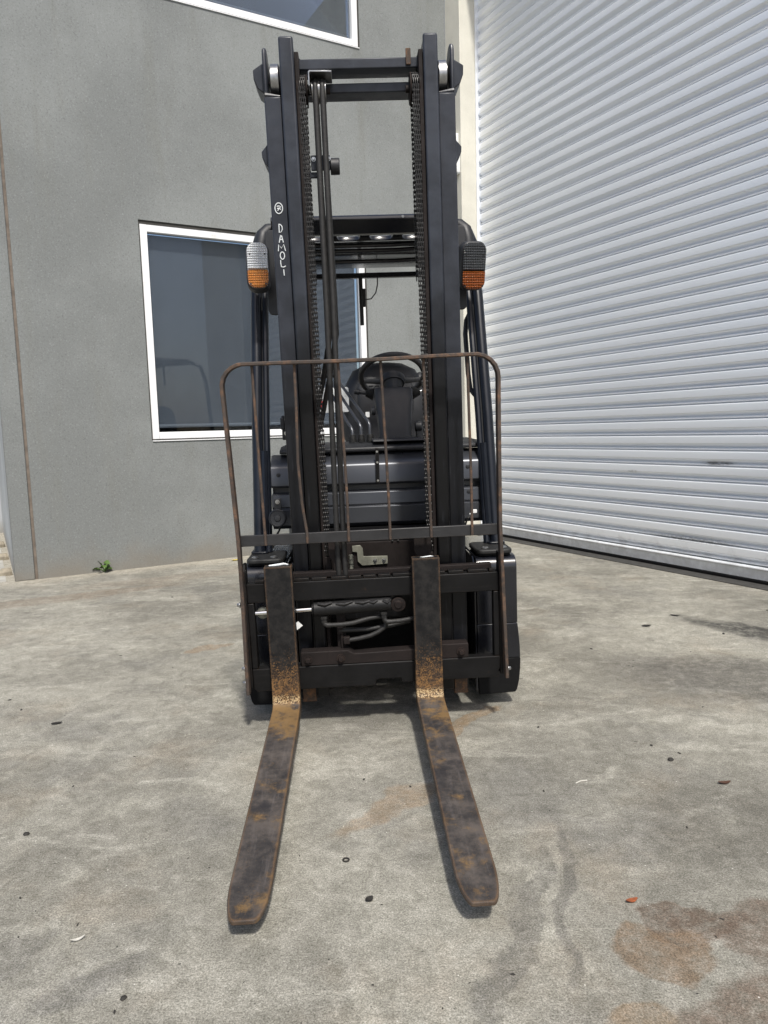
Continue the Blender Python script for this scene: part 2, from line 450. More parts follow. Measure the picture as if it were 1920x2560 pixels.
M['leaf'] = simple('weed_leaf', (0.085, 0.16, 0.03), 0.5, var=0.4, scale=30)
M['yellow_leaf'] = simple('yellow_leaf', (0.6, 0.46, 0.04), 0.6, var=0.2, scale=30)
M['brown_leaf'] = simple('brown_leaf', (0.10, 0.045, 0.025), 0.6, var=0.4, scale=60)
M['orange_leaf'] = simple('orange_leaf', (0.45, 0.13, 0.045), 0.6, var=0.6, scale=40)
M['dark_bit'] = simple('dark_grit', (0.03, 0.027, 0.023), 0.8, var=0.5, scale=60)
M['pale_bit'] = simple('pale_chip', (0.6, 0.58, 0.52), 0.8, var=0.2)

# ------------------------------------------------------------------ mesh helpers
class MB:
    def __init__(s):
        s.v = []
        s.f = []
    def add(s, vs, fs):
        o = len(s.v)
        s.v += [Vector(p) for p in vs]
        s.f += [tuple(i + o for i in f) for f in fs]
        return s
    def box(s, x0, x1, y0, y1, z0, z1):
        return s.add([(x0, y0, z0), (x1, y0, z0), (x1, y1, z0), (x0, y1, z0), (x0, y0, z1), (x1, y0, z1), (x1, y1, z1), (x0, y1, z1)],
                     [(0, 3, 2, 1), (4, 5, 6, 7), (0, 1, 5, 4), (1, 2, 6, 5), (2, 3, 7, 6), (3, 0, 4, 7)])
    def prism(s, pts, a0, a1, axis='y'):
        def mk(u, v, a):
            return {'y': (u, a, v), 'x': (a, u, v), 'z': (u, v, a)}[axis]
        n = len(pts)
        vs = [mk(u, v, a0) for u, v in pts] + [mk(u, v, a1) for u, v in pts]
        fs = [tuple(range(n)), tuple(range(2 * n - 1, n - 1, -1))]
        fs += [(i, (i + 1) % n, n + (i + 1) % n, n + i) for i in range(n)]
        return s.add(vs, fs)
    def tube(s, path, r, n=10, closed=False, caps=True, flat=None):
        path = [Vector(p) for p in path]
        m = len(path)
        rs = r if isinstance(r, (list, tuple)) else [r] * m
        tang = []
        for i in range(m):
            a = path[(i - 1) % m] if (closed or i > 0) else path[i]
            b = path[(i + 1) % m] if (closed or i < m - 1) else path[i]
            tang.append((b - a).normalized())
        ref = Vector((0, 0, 1)) if abs(tang[0].z) < 0.9 else Vector((1, 0, 0))
        nrm = (ref - tang[0] * ref.dot(tang[0])).normalized()
        vs = []
        for i in range(m):
            nrm = (nrm - tang[i] * nrm.dot(tang[i])).normalized()
            bi = tang[i].cross(nrm)
            for k in range(n):
                a = 2 * math.pi * k / n
                vs.append(path[i] + nrm * (math.cos(a) * rs[i]) + bi * (math.sin(a) * rs[i] * (flat or 1)))
        fs = []
        for i in range(m if closed else m - 1):
            j = (i + 1) % m
            for k in range(n):
                l = (k + 1) % n
                fs.append((i * n + k, i * n + l, j * n + l, j * n + k))
        if not closed and caps:
            fs.append(tuple(range(n - 1, -1, -1)))
            fs.append(tuple((m - 1) * n + k for k in range(n)))
        return s.add(vs, fs)
    def cyl(s, p0, p1, r, n=20):
        return s.tube([p0, p1], r, n)
    def lathe(s, prof, origin, axis=(0, 0, 1), n=24):
        ax = Vector(axis).normalized()
        ref = Vector((0, 0, 1)) if abs(ax.z) < 0.9 else Vector((1, 0, 0))
        u = (ref - ax * ref.dot(ax)).normalized()
        v = ax.cross(u)
        o = Vector(origin)
        vs = []
        for (rr, h) in prof:
            for k in range(n):
                a = 2 * math.pi * k / n
                vs.append(o + ax * h + u * (rr * math.cos(a)) + v * (rr * math.sin(a)))
        fs = []
        for i in range(len(prof) - 1):
            for k in range(n):
                l = (k + 1) % n
                fs.append((i * n + k, i * n + l, (i + 1) * n + l, (i + 1) * n + k))
        fs.append(tuple(range(n - 1, -1, -1)))
        fs.append(tuple((len(prof) - 1) * n + k for k in range(n)))
        return s.add(vs, fs)
    def ribbon(s, path, th, y0, y1):
        """flat bar bent along a path in the xz plane"""
        p = [Vector((a, b)) for a, b in path]
        vs = []
        for i in range(len(p)):
            a = p[max(i - 1, 0)]
            b = p[min(i + 1, len(p) - 1)]
            tg = (b - a).normalized()
            nn = Vector((-tg.y, tg.x)) * th / 2
            for q, y in ((p[i] + nn, y0), (p[i] - nn, y0), (p[i] - nn, y1), (p[i] + nn, y1)):
                vs.append((q.x, y, q.y))
        fs = []
        for i in range(len(p) - 1):
            for k in range(4):
                l = (k + 1) % 4
                fs.append((i * 4 + k, i * 4 + l, i * 4 + 4 + l, i * 4 + 4 + k))
        e = (len(p) - 1) * 4
        fs += [(3, 2, 1, 0), (e, e + 1, e + 2, e + 3)]
        return s.add(vs, fs)
    def loft(s, secs, n=28):
        """secs: (cx, cy, z, hx, hy, power) super-elliptic rings stacked"""
        vs = []
        for (cx, cy, z, hx, hy, pw) in secs:
            for k in range(n):
                a = 2 * math.pi * k / n
                c, sn = math.cos(a), math.sin(a)
                e = 2.0 / pw
                vs.append((cx + hx * math.copysign(abs(c) ** e, c), cy + hy * math.copysign(abs(sn) ** e, sn), z))
        fs = []
        for i in range(len(secs) - 1):
            for k in range(n):
                l = (k + 1) % n
                fs.append((i * n + k, i * n + l, (i + 1) * n + l, (i + 1) * n + k))
        fs.append(tuple(range(n - 1, -1, -1)))
        fs.append(tuple((len(secs) - 1) * n + k for k in range(n)))
        return s.add(vs, fs)
    def bolt(s, p, axis=(0, -1, 0), r=0.01, h=0.008):
        s.lathe([(r * 1.5, 0), (r * 1.5, h * 0.3)], p, axis, 14)
        q = Vector(p) + Vector(axis) * h * 0.3
        return s.lathe([(r, 0), (r, h * 0.7), (r * 0.8, h)], q, axis, 6)
    def mesh(s, name, mtx=None, smooth=35):
        vs = [tuple(mtx @ p) for p in s.v] if mtx else [tuple(p) for p in s.v]
        me = bpy.data.meshes.new(name)
        me.from_pydata(vs, [], s.f)
        bm = bmesh.new()
        bm.from_mesh(me)
        bmesh.ops.recalc_face_normals(bm, faces=bm.faces)
        bm.to_mesh(me)
        bm.free()
        me.polygons.foreach_set('use_smooth', [True] * len(me.polygons))
        me.set_sharp_from_angle(angle=R(smooth))
        return me
    def build(s, name, mat, parent=None, mtx=None, bevel=0.0, seg=2, label=None, smooth=35):
        o = bpy.data.objects.new(name, s.mesh(name, mtx, smooth))
        o.data.materials.append(mat)
        col.objects.link(o)
        if parent:
            o.parent = parent
        if bevel:
            b = o.modifiers.new('bevel', 'BEVEL')
            b.width = bevel
            b.segments = seg
            b.limit_method = 'ANGLE'
            b.angle_limit = R(40)
            b.harden_normals = False
        if label:
            o['label'] = label
        return o

def tag(o, label=None, cat=None, group=None, kind=None):
    if label: o['label'] = label
    if cat: o['category'] = cat
    if group: o['group'] = group
    if kind: o['kind'] = kind
    return o

def empty(name, loc, label, cat, group=None):
    o = bpy.data.objects.new(name, None)
    col.objects.link(o)
    o.location = loc
    o.empty_display_size = 0.2
    return tag(o, label, cat, group)

def arc(cx, cz, r, a0, a1, n=8):
    return [(cx + r * math.cos(R(a0 + (a1 - a0) * i / n)), cz + r * math.sin(R(a0 + (a1 - a0) * i / n))) for i in range(n + 1)]

def rrect(x0, x1, y0, y1, r, n=5):
    return arc(x1 - r, y1 - r, r, 0, 90, n) + arc(x0 + r, y1 - r, r, 90, 180, n) + arc(x0 + r, y0 + r, r, 180, 270, n) + arc(x1 - r, y0 + r, r, 270, 360, n)

# ------------------------------------------------------------------ the setting
g = MB()
g.add([(-60, -60, 0), (60, -60, 0), (60, 60, 0), (-60, 60, 0)], [(0, 1, 2, 3)])
tag(g.build('ground', M['ground']), kind='structure')

WT = -6.2519                # grey wall plane along DD
SW = 4.29                   # plane of the wall that holds the roller door
SD = 4.50                   # plane of the roller door curtain
BL = WD * SW + DD * WT      # inside corner of the two walls
BM = Matrix((WD, DD, Vector((0, 0, 1)))).transposed().to_4x4()
BM = Matrix.Translation(-BL) @ BM        # (s, t, z) -> building-local
bld = empty('warehouse_building', BL, 'grey rendered warehouse with white framed windows and a silver roller door', 'building')

# grey wall with two window openings; faces gridded so that pieces only butt
S0, S1, ZT = 0.147, SW, 6.6
GAP = 0.010
win_lo = (1.264, 3.328, 1.075, 2.823)
win_up = (1.264, 3.328, 4.612, 6.05)
def wall_grid(sb, zb, holes, t0, t1):
    m = MB()
    for i in range(len(sb) - 1):
        for j in range(len(zb) - 1):
            sm, zm = (sb[i] + sb[i + 1]) / 2, (zb[j] + zb[j + 1]) / 2
            if any(h[0] < sm < h[1] and h[2] < zm < h[3] for h in holes):
                continue
            a, b, c, d = sb[i], sb[i + 1], zb[j], zb[j + 1]
            m.add([(a, t0, c), (b, t0, c), (b, t0, d), (a, t0, d)], [(0, 1, 2, 3)])
    for h in holes:
        a, b, c, d = h
        m.add([(a, t0, c), (b, t0, c), (b, t0, d), (a, t0, d), (a, t1, c), (b, t1, c), (b, t1, d), (a, t1, d)],
              [(0, 1, 5, 4), (1, 2, 6, 5), (2, 3, 7, 6), (3, 0, 4, 7)])
    return m
hl = tuple(a + b for a, b in zip(win_lo, (-GAP, GAP, -GAP, GAP + 0.018)))
hu = tuple(a + b for a, b in zip(win_up, (-GAP, GAP, -GAP, GAP)))
JS0, JS1 = 0.292, 0.314
m = wall_grid([JS1, hl[0], hl[1], S1], [0, hl[2], hl[3], hu[2], hu[3], ZT], [hl, hu], WT, WT - 0.12)
m.add([(JS1, WT, 0), (JS1, WT - .02, 0), (JS1, WT - .02, ZT), (JS1, WT, ZT)], [(0, 1, 2, 3)])
m.add([(S0, WT, ZT), (S1, WT, ZT), (S1, WT - 3.5, ZT), (S0, WT - 3.5, ZT)], [(0, 1, 2, 3)])
m.build('wall', M['wall'], bld, BM, label='grey stippled render wall with two white windows')
m = MB().box(S0, JS0, WT - 0.02, WT, 0, ZT)
m.build('wall_edge', M['wall'], bld, BM, bevel=0.006, label='narrow grey render strip at the end of the wall')
MB().box(S0 + 0.003, S0 + 0.12, WT - 3.4, WT - 0.021, 0, ZT).build('end_wall', M['return'], bld, BM, label='pale grey end face of the wall')
MB().box(JS0 + 0.0005, JS1 - 0.0005, WT - 0.03, WT - 0.010, 0.0, ZT).build('joint_sealant', M['sealant'], bld, BM, label='brown vertical joint in the grey wall')

def window(win, lab, blind):
    s0, s1, z0, z1 = win
    f = 0.058
    w_ = MB()
    tf, tb = WT - 0.012, WT - 0.085
    # gasket band round the frame is the window's own body
    w_.box(s0 - 0.0095, s0 - 0.0005, tb, WT - 0.004, z0, z1).box(s1 + 0.0005, s1 + 0.0095, tb, WT - 0.004, z0, z1)
    w_.box(s0 - 0.0095, s1 + 0.0095, tb, WT - 0.010, z1 + 0.0005, z1 + 0.027).box(s0 - 0.0095, s1 + 0.0095, tb, WT - 0.004, z0 - 0.0095, z0 - 0.0005)
    wo_ = w_.build('window', M['caulk'], bld, BM, label=lab)
    def bar(nm, a, b, c, d, t0=tf, t1=tb, mt='alu', bv=0.003):
        return MB().box(a, b, t1, t0, c, d).build(nm, M[mt], wo_, BM, bevel=bv)
    bar('frame', s0, s0 + f, z0, z1)
    bar('frame', s1 - f, s1, z0, z1)
    bar('frame', s0 + f + .0005, s1 - f - .0005, z1 - f, z1, tf - .0008)
    bar('frame', s0 + f + .0005, s1 - f - .0005, z0, z0 + f, tf - .0008)
    bar('sill', s0 - 0.004, s1 + 0.004, z0 - 0.018, z0 - 0.0105, WT + 0.010, WT - 0.004, bv=0.001)
    bar('pane', s0 + f - .004, s1 - f + .004, z0 + f - .004, z1 - f + .004, WT - 0.050, WT - 0.056, 'glass', 0)
    if blind:
        bar('blind', s0 + f + .012, s1 - f - .012, z0 + f + 0.060, z1 - f - .002, WT - 0.100, WT - 0.103, 'blind', 0)
        MB().tube([(s0 + f + .012, WT - 0.1015, z0 + f + 0.052), (s1 - f - .012, WT - 0.1015, z0 + f + 0.052)], 0.016, 12).build('blind_rail', M['blind_bar'], wo_, BM)
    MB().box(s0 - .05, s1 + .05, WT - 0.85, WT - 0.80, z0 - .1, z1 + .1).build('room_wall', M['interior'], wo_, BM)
    return wo_
window(win_lo, 'large white framed window with grey blind behind the forklift', True)
window(win_up, 'upper white framed window above the mast', True)

# wall round the roller door, opening reveal, door
T0, T1, DZ = -6.01, 0.2, 5.65
m = MB()
m.box(SW, SW + 0.5, WT - 0.002, T0, 0, 6.6)
m.box(SW, SW + 0.5, T0, T1, DZ, 6.6)
m.box(SW, SW + 0.5, T1, T1 + 2.4, 0, 6.6)
m.build('door_wall', M['cream'], bld, BM, bevel=0.005, label='cream painted jamb and wall around the roller door')
door = MB().box(SD + 0.012, SD + 0.03, T0 + 0.002, T1 - 0.002, DZ - 0.3, DZ).build('roller_door', M['door'], bld, BM, label='silver ribbed steel roller door')
MB().box(SD - 0.035, SD + 0.0115, T0 + 0.002, T0 + 0.012, 0.01, DZ).build('guide', M['door'], door, BM)
MB().box(SD - 0.035, SD + 0.0115, T1 - 0.012, T1 - 0.002, 0.01, DZ).build('guide', M['door'], door, BM)
PIT = 0.1100
ta, tb = T0 + 0.014, T1 - 0.014
prof = [(-.025, 0.1100), (-.008, 0.1082), (0.001, 0.1068), (0.0054, 0.1050), (0.0066, 0.1030), (0.0068, 0.1010), (0.0092, 0.0560), (0.0088, 0.0525), (0.0058, 0.0485), (-0.004, 0.0400), (-0.017, 0.0300),
        (-0.0235, 0.0245), (-0.0235, 0.0225), (-0.014, 0.0212), (-0.0035, 0.0180), (-0.0002, 0.0135), (-0.0025, 0.0095), (-0.010, 0.0072), (-0.024, 0.0062), (-0.0255, 0.0004)]
sm = MB()
vsl = []
for (o, z) in prof:
    vsl += [(SD - o, ta, z), (SD - o, tb, z)]
sm.add(vsl, [(2 * i, 2 * i + 1, 2 * i + 3, 2 * i + 2) for i in range(len(prof) - 1)])
slat_mesh = sm.mesh('slat', BM, smooth=50)
slat_mesh.materials.append(M['door'])
Z0 = 0.118
nsl = int((DZ - Z0) / PIT)
for k in range(nsl):
    o = bpy.data.objects.new('slat', slat_mesh)
    col.objects.link(o)
    o.parent = door
    o.location = (random.uniform(-.0006, .0006), random.uniform(-.0006, .0006), Z0 + k * PIT)
MB().box(SD - 0.012, SD + 0.012, ta, tb, 0.028, Z0 - 0.002).build('bottom_rail', M['door'], door, BM, bevel=0.004)
MB().tube([(SD - 0.016, ta, 0.105), (SD - 0.016, tb, 0.105)], 0.009, 10).build('bottom_bead', M['door'], door, BM)
MB().box(SD - 0.02, SD + 0.02, ta, tb, 0.006, 0.026).build('rubber_seal', M['black'], door, BM, bevel=0.004)
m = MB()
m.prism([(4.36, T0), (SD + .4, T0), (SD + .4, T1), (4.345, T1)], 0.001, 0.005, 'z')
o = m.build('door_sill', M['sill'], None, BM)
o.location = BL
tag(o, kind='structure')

# meter boxes on the jamb
def wallbox(t0, t1, z0, z1, d, lab):
    r = MB()
    r.prism(rrect(t0, t1, z0, z1, 0.018), SW - d, SW - 0.001, 'x')
    r.v = [Vector((p.x, p.y, p.z)) for p in r.v]
    o = r.build('wall_box', M['white_plastic'], None, BM, bevel=0.004)
    o.location = BL
    tag(o, lab, 'electrical box')
    for a in (0.25, 0.75):
        for c in (0.2, 0.8):
            b = MB().lathe([(0.007, 0), (0.007, 0.004)], (SW - d - 0.0005, t0 + (t1 - t0) * a, z0 + (z1 - z0) * c), (-1, 0, 0), 10)
            b.build('screw', M['plastic'], o, BM)
wallbox(-6.19, -6.045, 3.78, 3.945, 0.05, 'upper of two white plastic boxes on the cream door jamb')
wallbox(-6.17, -6.025, 3.56, 3.735, 0.06, 'lower white plastic box with screws on the cream door jamb')

# side lane beyond the wall end
m = MB().prism([(-4, WT - 0.05), (S0 - 0.06, WT - 0.05), (S0 - 0.04, -16), (-4, -16)], 0.0, 0.004, 'z')
o = m.build('path', M['pale'], None, BM)
o.location = BL
tag(o, kind='structure')
NB = WD * -1.0 + DD * -9.7
NM = Matrix.Translation(-NB) @ Matrix((WD, DD, Vector((0, 0, 1)))).transposed().to_4x4()
nb = empty('neighbour_building', NB, 'pale building with dark window glimpsed past the left end of the grey wall', 'building')
m = wall_grid([-4.0, -1.4, 0.10, 0.165], [0, 0.32, 2.6, 6], [(-1.4, 0.10, 0.32, 2.6)], -9.7, -9.8)
m.build('wall', M['return'], nb, NM)
wn = MB().box(-1.4, -1.34, -9.76, -9.69, 0.32, 2.6).box(0.06, 0.10, -9.76, -9.69, 0.32, 2.6).box(-1.34, 0.06, -9.76, -9.69, 0.32, 0.40).box(-1.34, 0.06, -9.76, -9.69, 2.52, 2.6).build('window', M['alu'], nb, NM)
MB().box(-1.35, 0.07, -9.775, -9.77, 0.38, 2.54).build('pane', M['blind'], wn, NM)
for k in range(3):
    t_ = -6.6 - k * 0.9
    rr = 0.026 + 0.012 * random.random()
    m = MB().loft([(0, 0, -0.01, rr, rr * 1.9, 2.6), (0.004, 0, 0.03, rr, rr * 1.8, 2.4), (0, 0.01, 0.06, rr * 0.6, rr * 1.2, 2.2)], 10)
    o = m.build('sandstone_lump', M['stone'], smooth=20)
    o.location = WD * (S0 - 0.03 - rr - 0.004 * k) + DD * t_
    o.rotation_euler = (0, 0, random.uniform(-.3, .3) - WAZ)
    tag(o, ('nearest broken sandstone lump', 'middle broken sandstone lump', 'farthest broken sandstone lump')[k] + ' edging the pale path past the wall end', 'stone', 'broken stone edging')

# ------------------------------------------------------------------ the forklift
FO = Vector((-0.007, 2.585, 0))
fk = empty('forklift', FO, 'black forklift with tall mast and two rusty forks facing the viewer', 'forklift')
fk.rotation_euler = Matrix((Vector((1, 0, 0)), Vector((0, 1, 0)), Vector((0, 0, 1)))).to_euler()
cr, sr = math.cos(R(0.5)), math.sin(R(0.5))
rollm = Matrix(((cr, 0, -sr), (0, 1, 0), (sr, 0, cr)))
fk.rotation_euler = (Matrix.Rotation(R(2.3), 3, 'Z') @ rollm).to_euler()
c4, s4 = math.cos(R(0.4)), math.sin(R(0.4))
TM = (Matrix(((c4, 0, -s4), (0, 1, 0), (s4, 0, c4))) @ Matrix.Rotation(R(3.0), 3, 'X')).to_4x4()

def P(mb, name, mat, parent=fk, mast=False, bevel=0.0, label=None, seg=2, smooth=35):
    return mb.build(name, M[mat], parent, TM if mast else None, bevel, seg, label, smooth)

def sx(s, a, b):
    return (a, b) if s > 0 else (-b, -a)

# ---- wheels
for s in (-1, 1):
    x0, x1 = sx(s, 0.372, 0.534)
    cz = 0.285 - s * 0.0039
    prof_t = [(0.14, x0), (0.235, x0), (0.268, x0 + 0.012), (0.285, x0 + 0.035), (0.285, x1 - 0.035), (0.268, x1 - 0.012), (0.235, x1), (0.14, x1)]
    wh = P(MB().lathe(prof_t, (0, 0.465, cz), (1, 0, 0), 40), 'front_wheel', 'rubber')
    P(MB().lathe([(0.139, x0 + 0.03), (0.139, x1 - 0.03)], (0, 0.465, cz), (1, 0, 0), 28), 'rim', 'gloss', wh)
    x0, x1 = sx(s, 0.36, 0.48)
    cz = 0.225 - s * 0.0037
    wh = P(MB().lathe([(0.11, x0), (0.19, x0), (0.225, x0 + 0.025), (0.225, x1 - 0.025), (0.19, x1), (0.11, x1)], (0, 1.80, cz), (1, 0, 0), 32), 'rear_wheel', 'rubber')
    P(MB().lathe([(0.109, x0 + 0.02), (0.109, x1 - 0.02)], (0, 1.80, cz), (1, 0, 0), 24), 'rim', 'gloss', wh)

# ---- chassis, hood, counterweight
P(MB().box(-0.355, 0.355, 0.36, 1.75, 0.14, 0.70), 'chassis', 'black', bevel=0.01)
P(MB().box(-0.47, 0.47, 0.80, 1.45, 0.30, 0.46), 'step_floor', 'plastic', bevel=0.01)
P(MB().loft([(0, 1.55, 0.70, 0.46, 0.42, 7), (0, 1.55, 0.90, 0.46, 0.42, 7), (0, 1.56, 0.94, 0.44, 0.40, 6)], 40), 'hood', 'cowl')
P(MB().loft([(0, 2.12, 0.16, 0.50, 0.28, 6), (0, 2.14, 0.5, 0.52, 0.30, 6), (0, 2.14, 0.92, 0.51, 0.28, 6), (0, 2.10, 1.0, 0.47, 0.22, 5)], 44), 'counterweight', 'cowl')

# ---- fenders
for s in (-1, 1):
    x0, x1 = sx(s, 0.368, 0.528)
    outer = [(0.150, 0.330), (0.150, 0.545)] + [(0.195 - 0.045 * math.cos(R(a)), 0.552 + 0.045 * math.sin(R(a))) for a in (10, 30, 50, 70, 90)] + [(0.70, 0.597), (0.80, 0.50)]
    inner = [(0.80, 0.488), (0.697, 0.587), (0.20, 0.587)] + [(0.196 - 0.036 * math.cos(R(a)), 0.552 + 0.035 * math.sin(R(a))) for a in (70, 45, 20)] + [(0.160, 0.545), (0.160, 0.330)]
    fe = P(MB().prism(outer + inner, x0, x1, 'x'), 'fender', 'gloss', bevel=0.004)
    up_ = [(s * a, b) for a, b in ((0.368, 0.3295), (0.528, 0.3295), (0.5325, 0.28), (0.536, 0.235), (0.537, 0.19), (0.368, 0.19))]
    P(MB().prism(up_, 0.150, 0.160, 'y'), 'front_skirt', 'gloss', fe, bevel=0.003)
    lo2 = [(s * a, b) for a, b in ((0.366, 0.1895), (0.5372, 0.1895), (0.536, 0.15), (0.531, 0.10), (0.5225, 0.062), (0.515, 0.050), (0.372, 0.046))]
    P(MB().prism(lo2, 0.1485, 0.1615, 'y'), 'mud_flap', 'black', fe, bevel=0.003)
    # inner cheek
    xi = s * 0.366
    P(MB().prism([(0.152, 0.06), (0.152, 0.56), (0.20, 0.594), (0.36, 0.594), (0.36, 0.06)], min(xi, xi - s * 0.005), max(xi, xi - s * 0.005), 'x'), 'cheek', 'gloss', fe)
    a0, a1 = sx(s, 0.374, 0.517)
    pl = P(MB().prism(rrect(a0, a1, 0.162, 0.372, 0.028), 0.604, 0.622, 'z'), 'fender_pad', 'rubber', bevel=0.005)
    P(MB().prism(rrect(a0 + .006, a1 - .006, 0.17, 0.36, 0.02), 0.5975, 0.6035, 'z'), 'spacer', 'black', pl)
    for bx in (0.415, 0.487):
        P(MB().lathe([(0.014, 0), (0.014, 0.003), (0.009, 0.006)], (s * bx, 0.205, 0.6222), (0, 0, 1), 14), 'bolt', 'steel', pl)

# ---- overhead guard
for s in (-1, 1):
    def pil(dx, r0, zs=0, ext=0.0):
        return [(s * (0.472 + dx), 0.335 - ext, 0.622 + zs), (s * (0.470 + dx), 0.375 - ext, 0.80), (s * (0.468 + dx), 0.45 - ext, 1.15), (s * (0.462 + dx), 0.585 - ext, 1.65), (s * (0.456 + dx), 0.665 - ext, 1.90), (s * (0.448 + dx), 0.735, 1.965), (s * (0.44 + dx), 0.84, 1.985)]
    pp = P(MB().tube(pil(0.012, 0), 0.024, 14), 'guard_pillar', 'pillar')
    P(MB().tube(pil(-0.026, 0, ext=0.004)[:6], 0.0135, 10), 'pillar_channel', 'pillar', pp)
    P(MB().tube([(s * 0.455, 0.352, 0.640), (s * 0.455, 0.372, 0.80), (s * 0.455, 0.445, 1.15), (s * 0.450, 0.575, 1.62)], 0.006, 8), 'wire_conduit', 'rubber', pp)
    P(MB().tube([(s * 0.457, 0.332, 0.66), (s * 0.455, 0.36, 0.80), (s * 0.453, 0.41, 1.03)], 0.015, 8), 'pillar_sleeve', 'pillar', pp)
    P(MB().prism(rrect(*sx(s, 0.445, 0.515), 0.29, 0.375, 0.015), 0.6225, 0.631, 'z'), 'foot_plate', 'pillar', pp, bevel=0.002)
    P(MB().tube([(s * 0.452, 0.84, 1.985), (s * 0.452, 1.2, 2.0), (s * 0.450, 1.62, 1.985), (s * 0.447, 1.78, 1.93), (s * 0.445, 1.86, 1.75), (s * 0.44, 1.95, 1.0)], 0.024, 14), 'guard_side_rail', 'pillar')
    hump = [(s * 0.452 + 0.03 * math.cos(0), 0.70, 1.90)]
    P(MB().tube([(s * 0.452, 0.66, 1.86), (s * 0.449, 0.665, 1.915), (s * 0.440, 0.675, 1.955), (s * 0.420, 0.69, 1.978), (s * 0.38, 0.70, 1.985)], [0.030, 0.031, 0.031, 0.030, 0.028], 14), 'guard_corner', 'plastic')
fb = MB().prism([(0.668, 1.950), (0.62, 1.998), (0.622, 2.010), (0.632, 2.019), (0.69, 2.019), (0.70, 2.01), (0.70, 1.955), (0.69, 1.948)], -0.40, 0.40, 'x')
fbar = P(fb, 'guard_front_beam', 'gloss', bevel=0.003)
P(MB().lathe([(0.006, 0), (0.006, 0.002)], (0.165, 0.6205, 2.005), (0, -1, 0), 14), 'rivet', 'steel', fbar)
P(MB().box(-0.44, 0.44, 1.66, 1.69, 1.966, 1.995), 'guard_rear_beam', 'gloss', bevel=0.004)
# pressed roof with a row of holes
rf = MB()
def holed(x0, x1, y0, y1, z, hx, hy, n=24):
    cx, cy = (x0 + x1) / 2, (y0 + y1) / 2
    vs, fs = [], []
    for k in range(n):
        a = 2 * math.pi * k / n
        c, sn = math.cos(a), math.sin(a)
        q = max(abs(c), abs(sn))
        e = 2 / 3.2
        hxk, hyk = hx * math.copysign(abs(c) ** e, c), hy * math.copysign(abs(sn) ** e, sn)
        vs += [(cx + (x1 - x0) / 2 * c / q, cy + (y1 - y0) / 2 * sn / q, z), (cx + hxk * 1.08, cy + hyk * 1.08, z), (cx + hxk, cy + hyk, z - 0.006), (cx + hxk * 0.97, cy + hyk * 0.97, z - 0.02)]
    for k in range(n):
        l = (k + 1) % n
        for j in range(3):
            fs.append((4 * k + j, 4 * l + j, 4 * l + j + 1, 4 * k + j + 1))
    rf.add(vs, fs)
for k in range(-3, 3):
    cx = 0.005 + 0.075 + k * 0.15
    holed(cx - 0.075, cx + 0.075, 0.735, 0.915, 1.998, 0.055, 0.062)
rf.add([(-0.445, 0.915, 1.998), (0.455, 0.915, 1.998), (0.455, 0.925, 1.985), (-0.445, 0.925, 1.985), (-0.445, 0.945, 1.985), (0.455, 0.945, 1.985), (0.455, 0.955, 1.998), (-0.445, 0.955, 1.998),
        (-0.445, 1.66, 2.02), (0.455, 1.66, 2.02)], [(0, 1, 2, 3), (3, 2, 5, 4), (4, 5, 6, 7), (7, 6, 9, 8)])
roof = P(rf, 'guard_roof', 'gloss', smooth=50)
for (y, w_) in ((1.02, 0.30), (1.12, 0.34), (1.35, 0.36)):
    P(MB().tube([(-w_, y, 1.995), (-w_ * 0.5, y + 0.01, 1.990), (w_ * 0.5, y + 0.01, 1.990), (w_, y, 1.995)], 0.010, 8), 'roof_rib', 'gloss', roof)
# small device hanging at the rear beam
dv = P(MB().box(-0.018, 0.004, 1.645, 1.66, 1.70, 1.966), 'rear_bracket', 'plastic', bevel=0.003)
P(MB().box(-0.004, 0.018, 1.62, 1.645, 1.80, 1.90), 'sensor', 'plastic', dv, bevel=0.004)
P(MB().tube([(0.012, 1.635, 1.84), (0.05, 1.64, 1.845), (0.078, 1.65, 1.88), (0.09, 1.66, 1.93), (0.09, 1.665, 1.968)], 0.0035, 8), 'cable', 'rubber', dv)

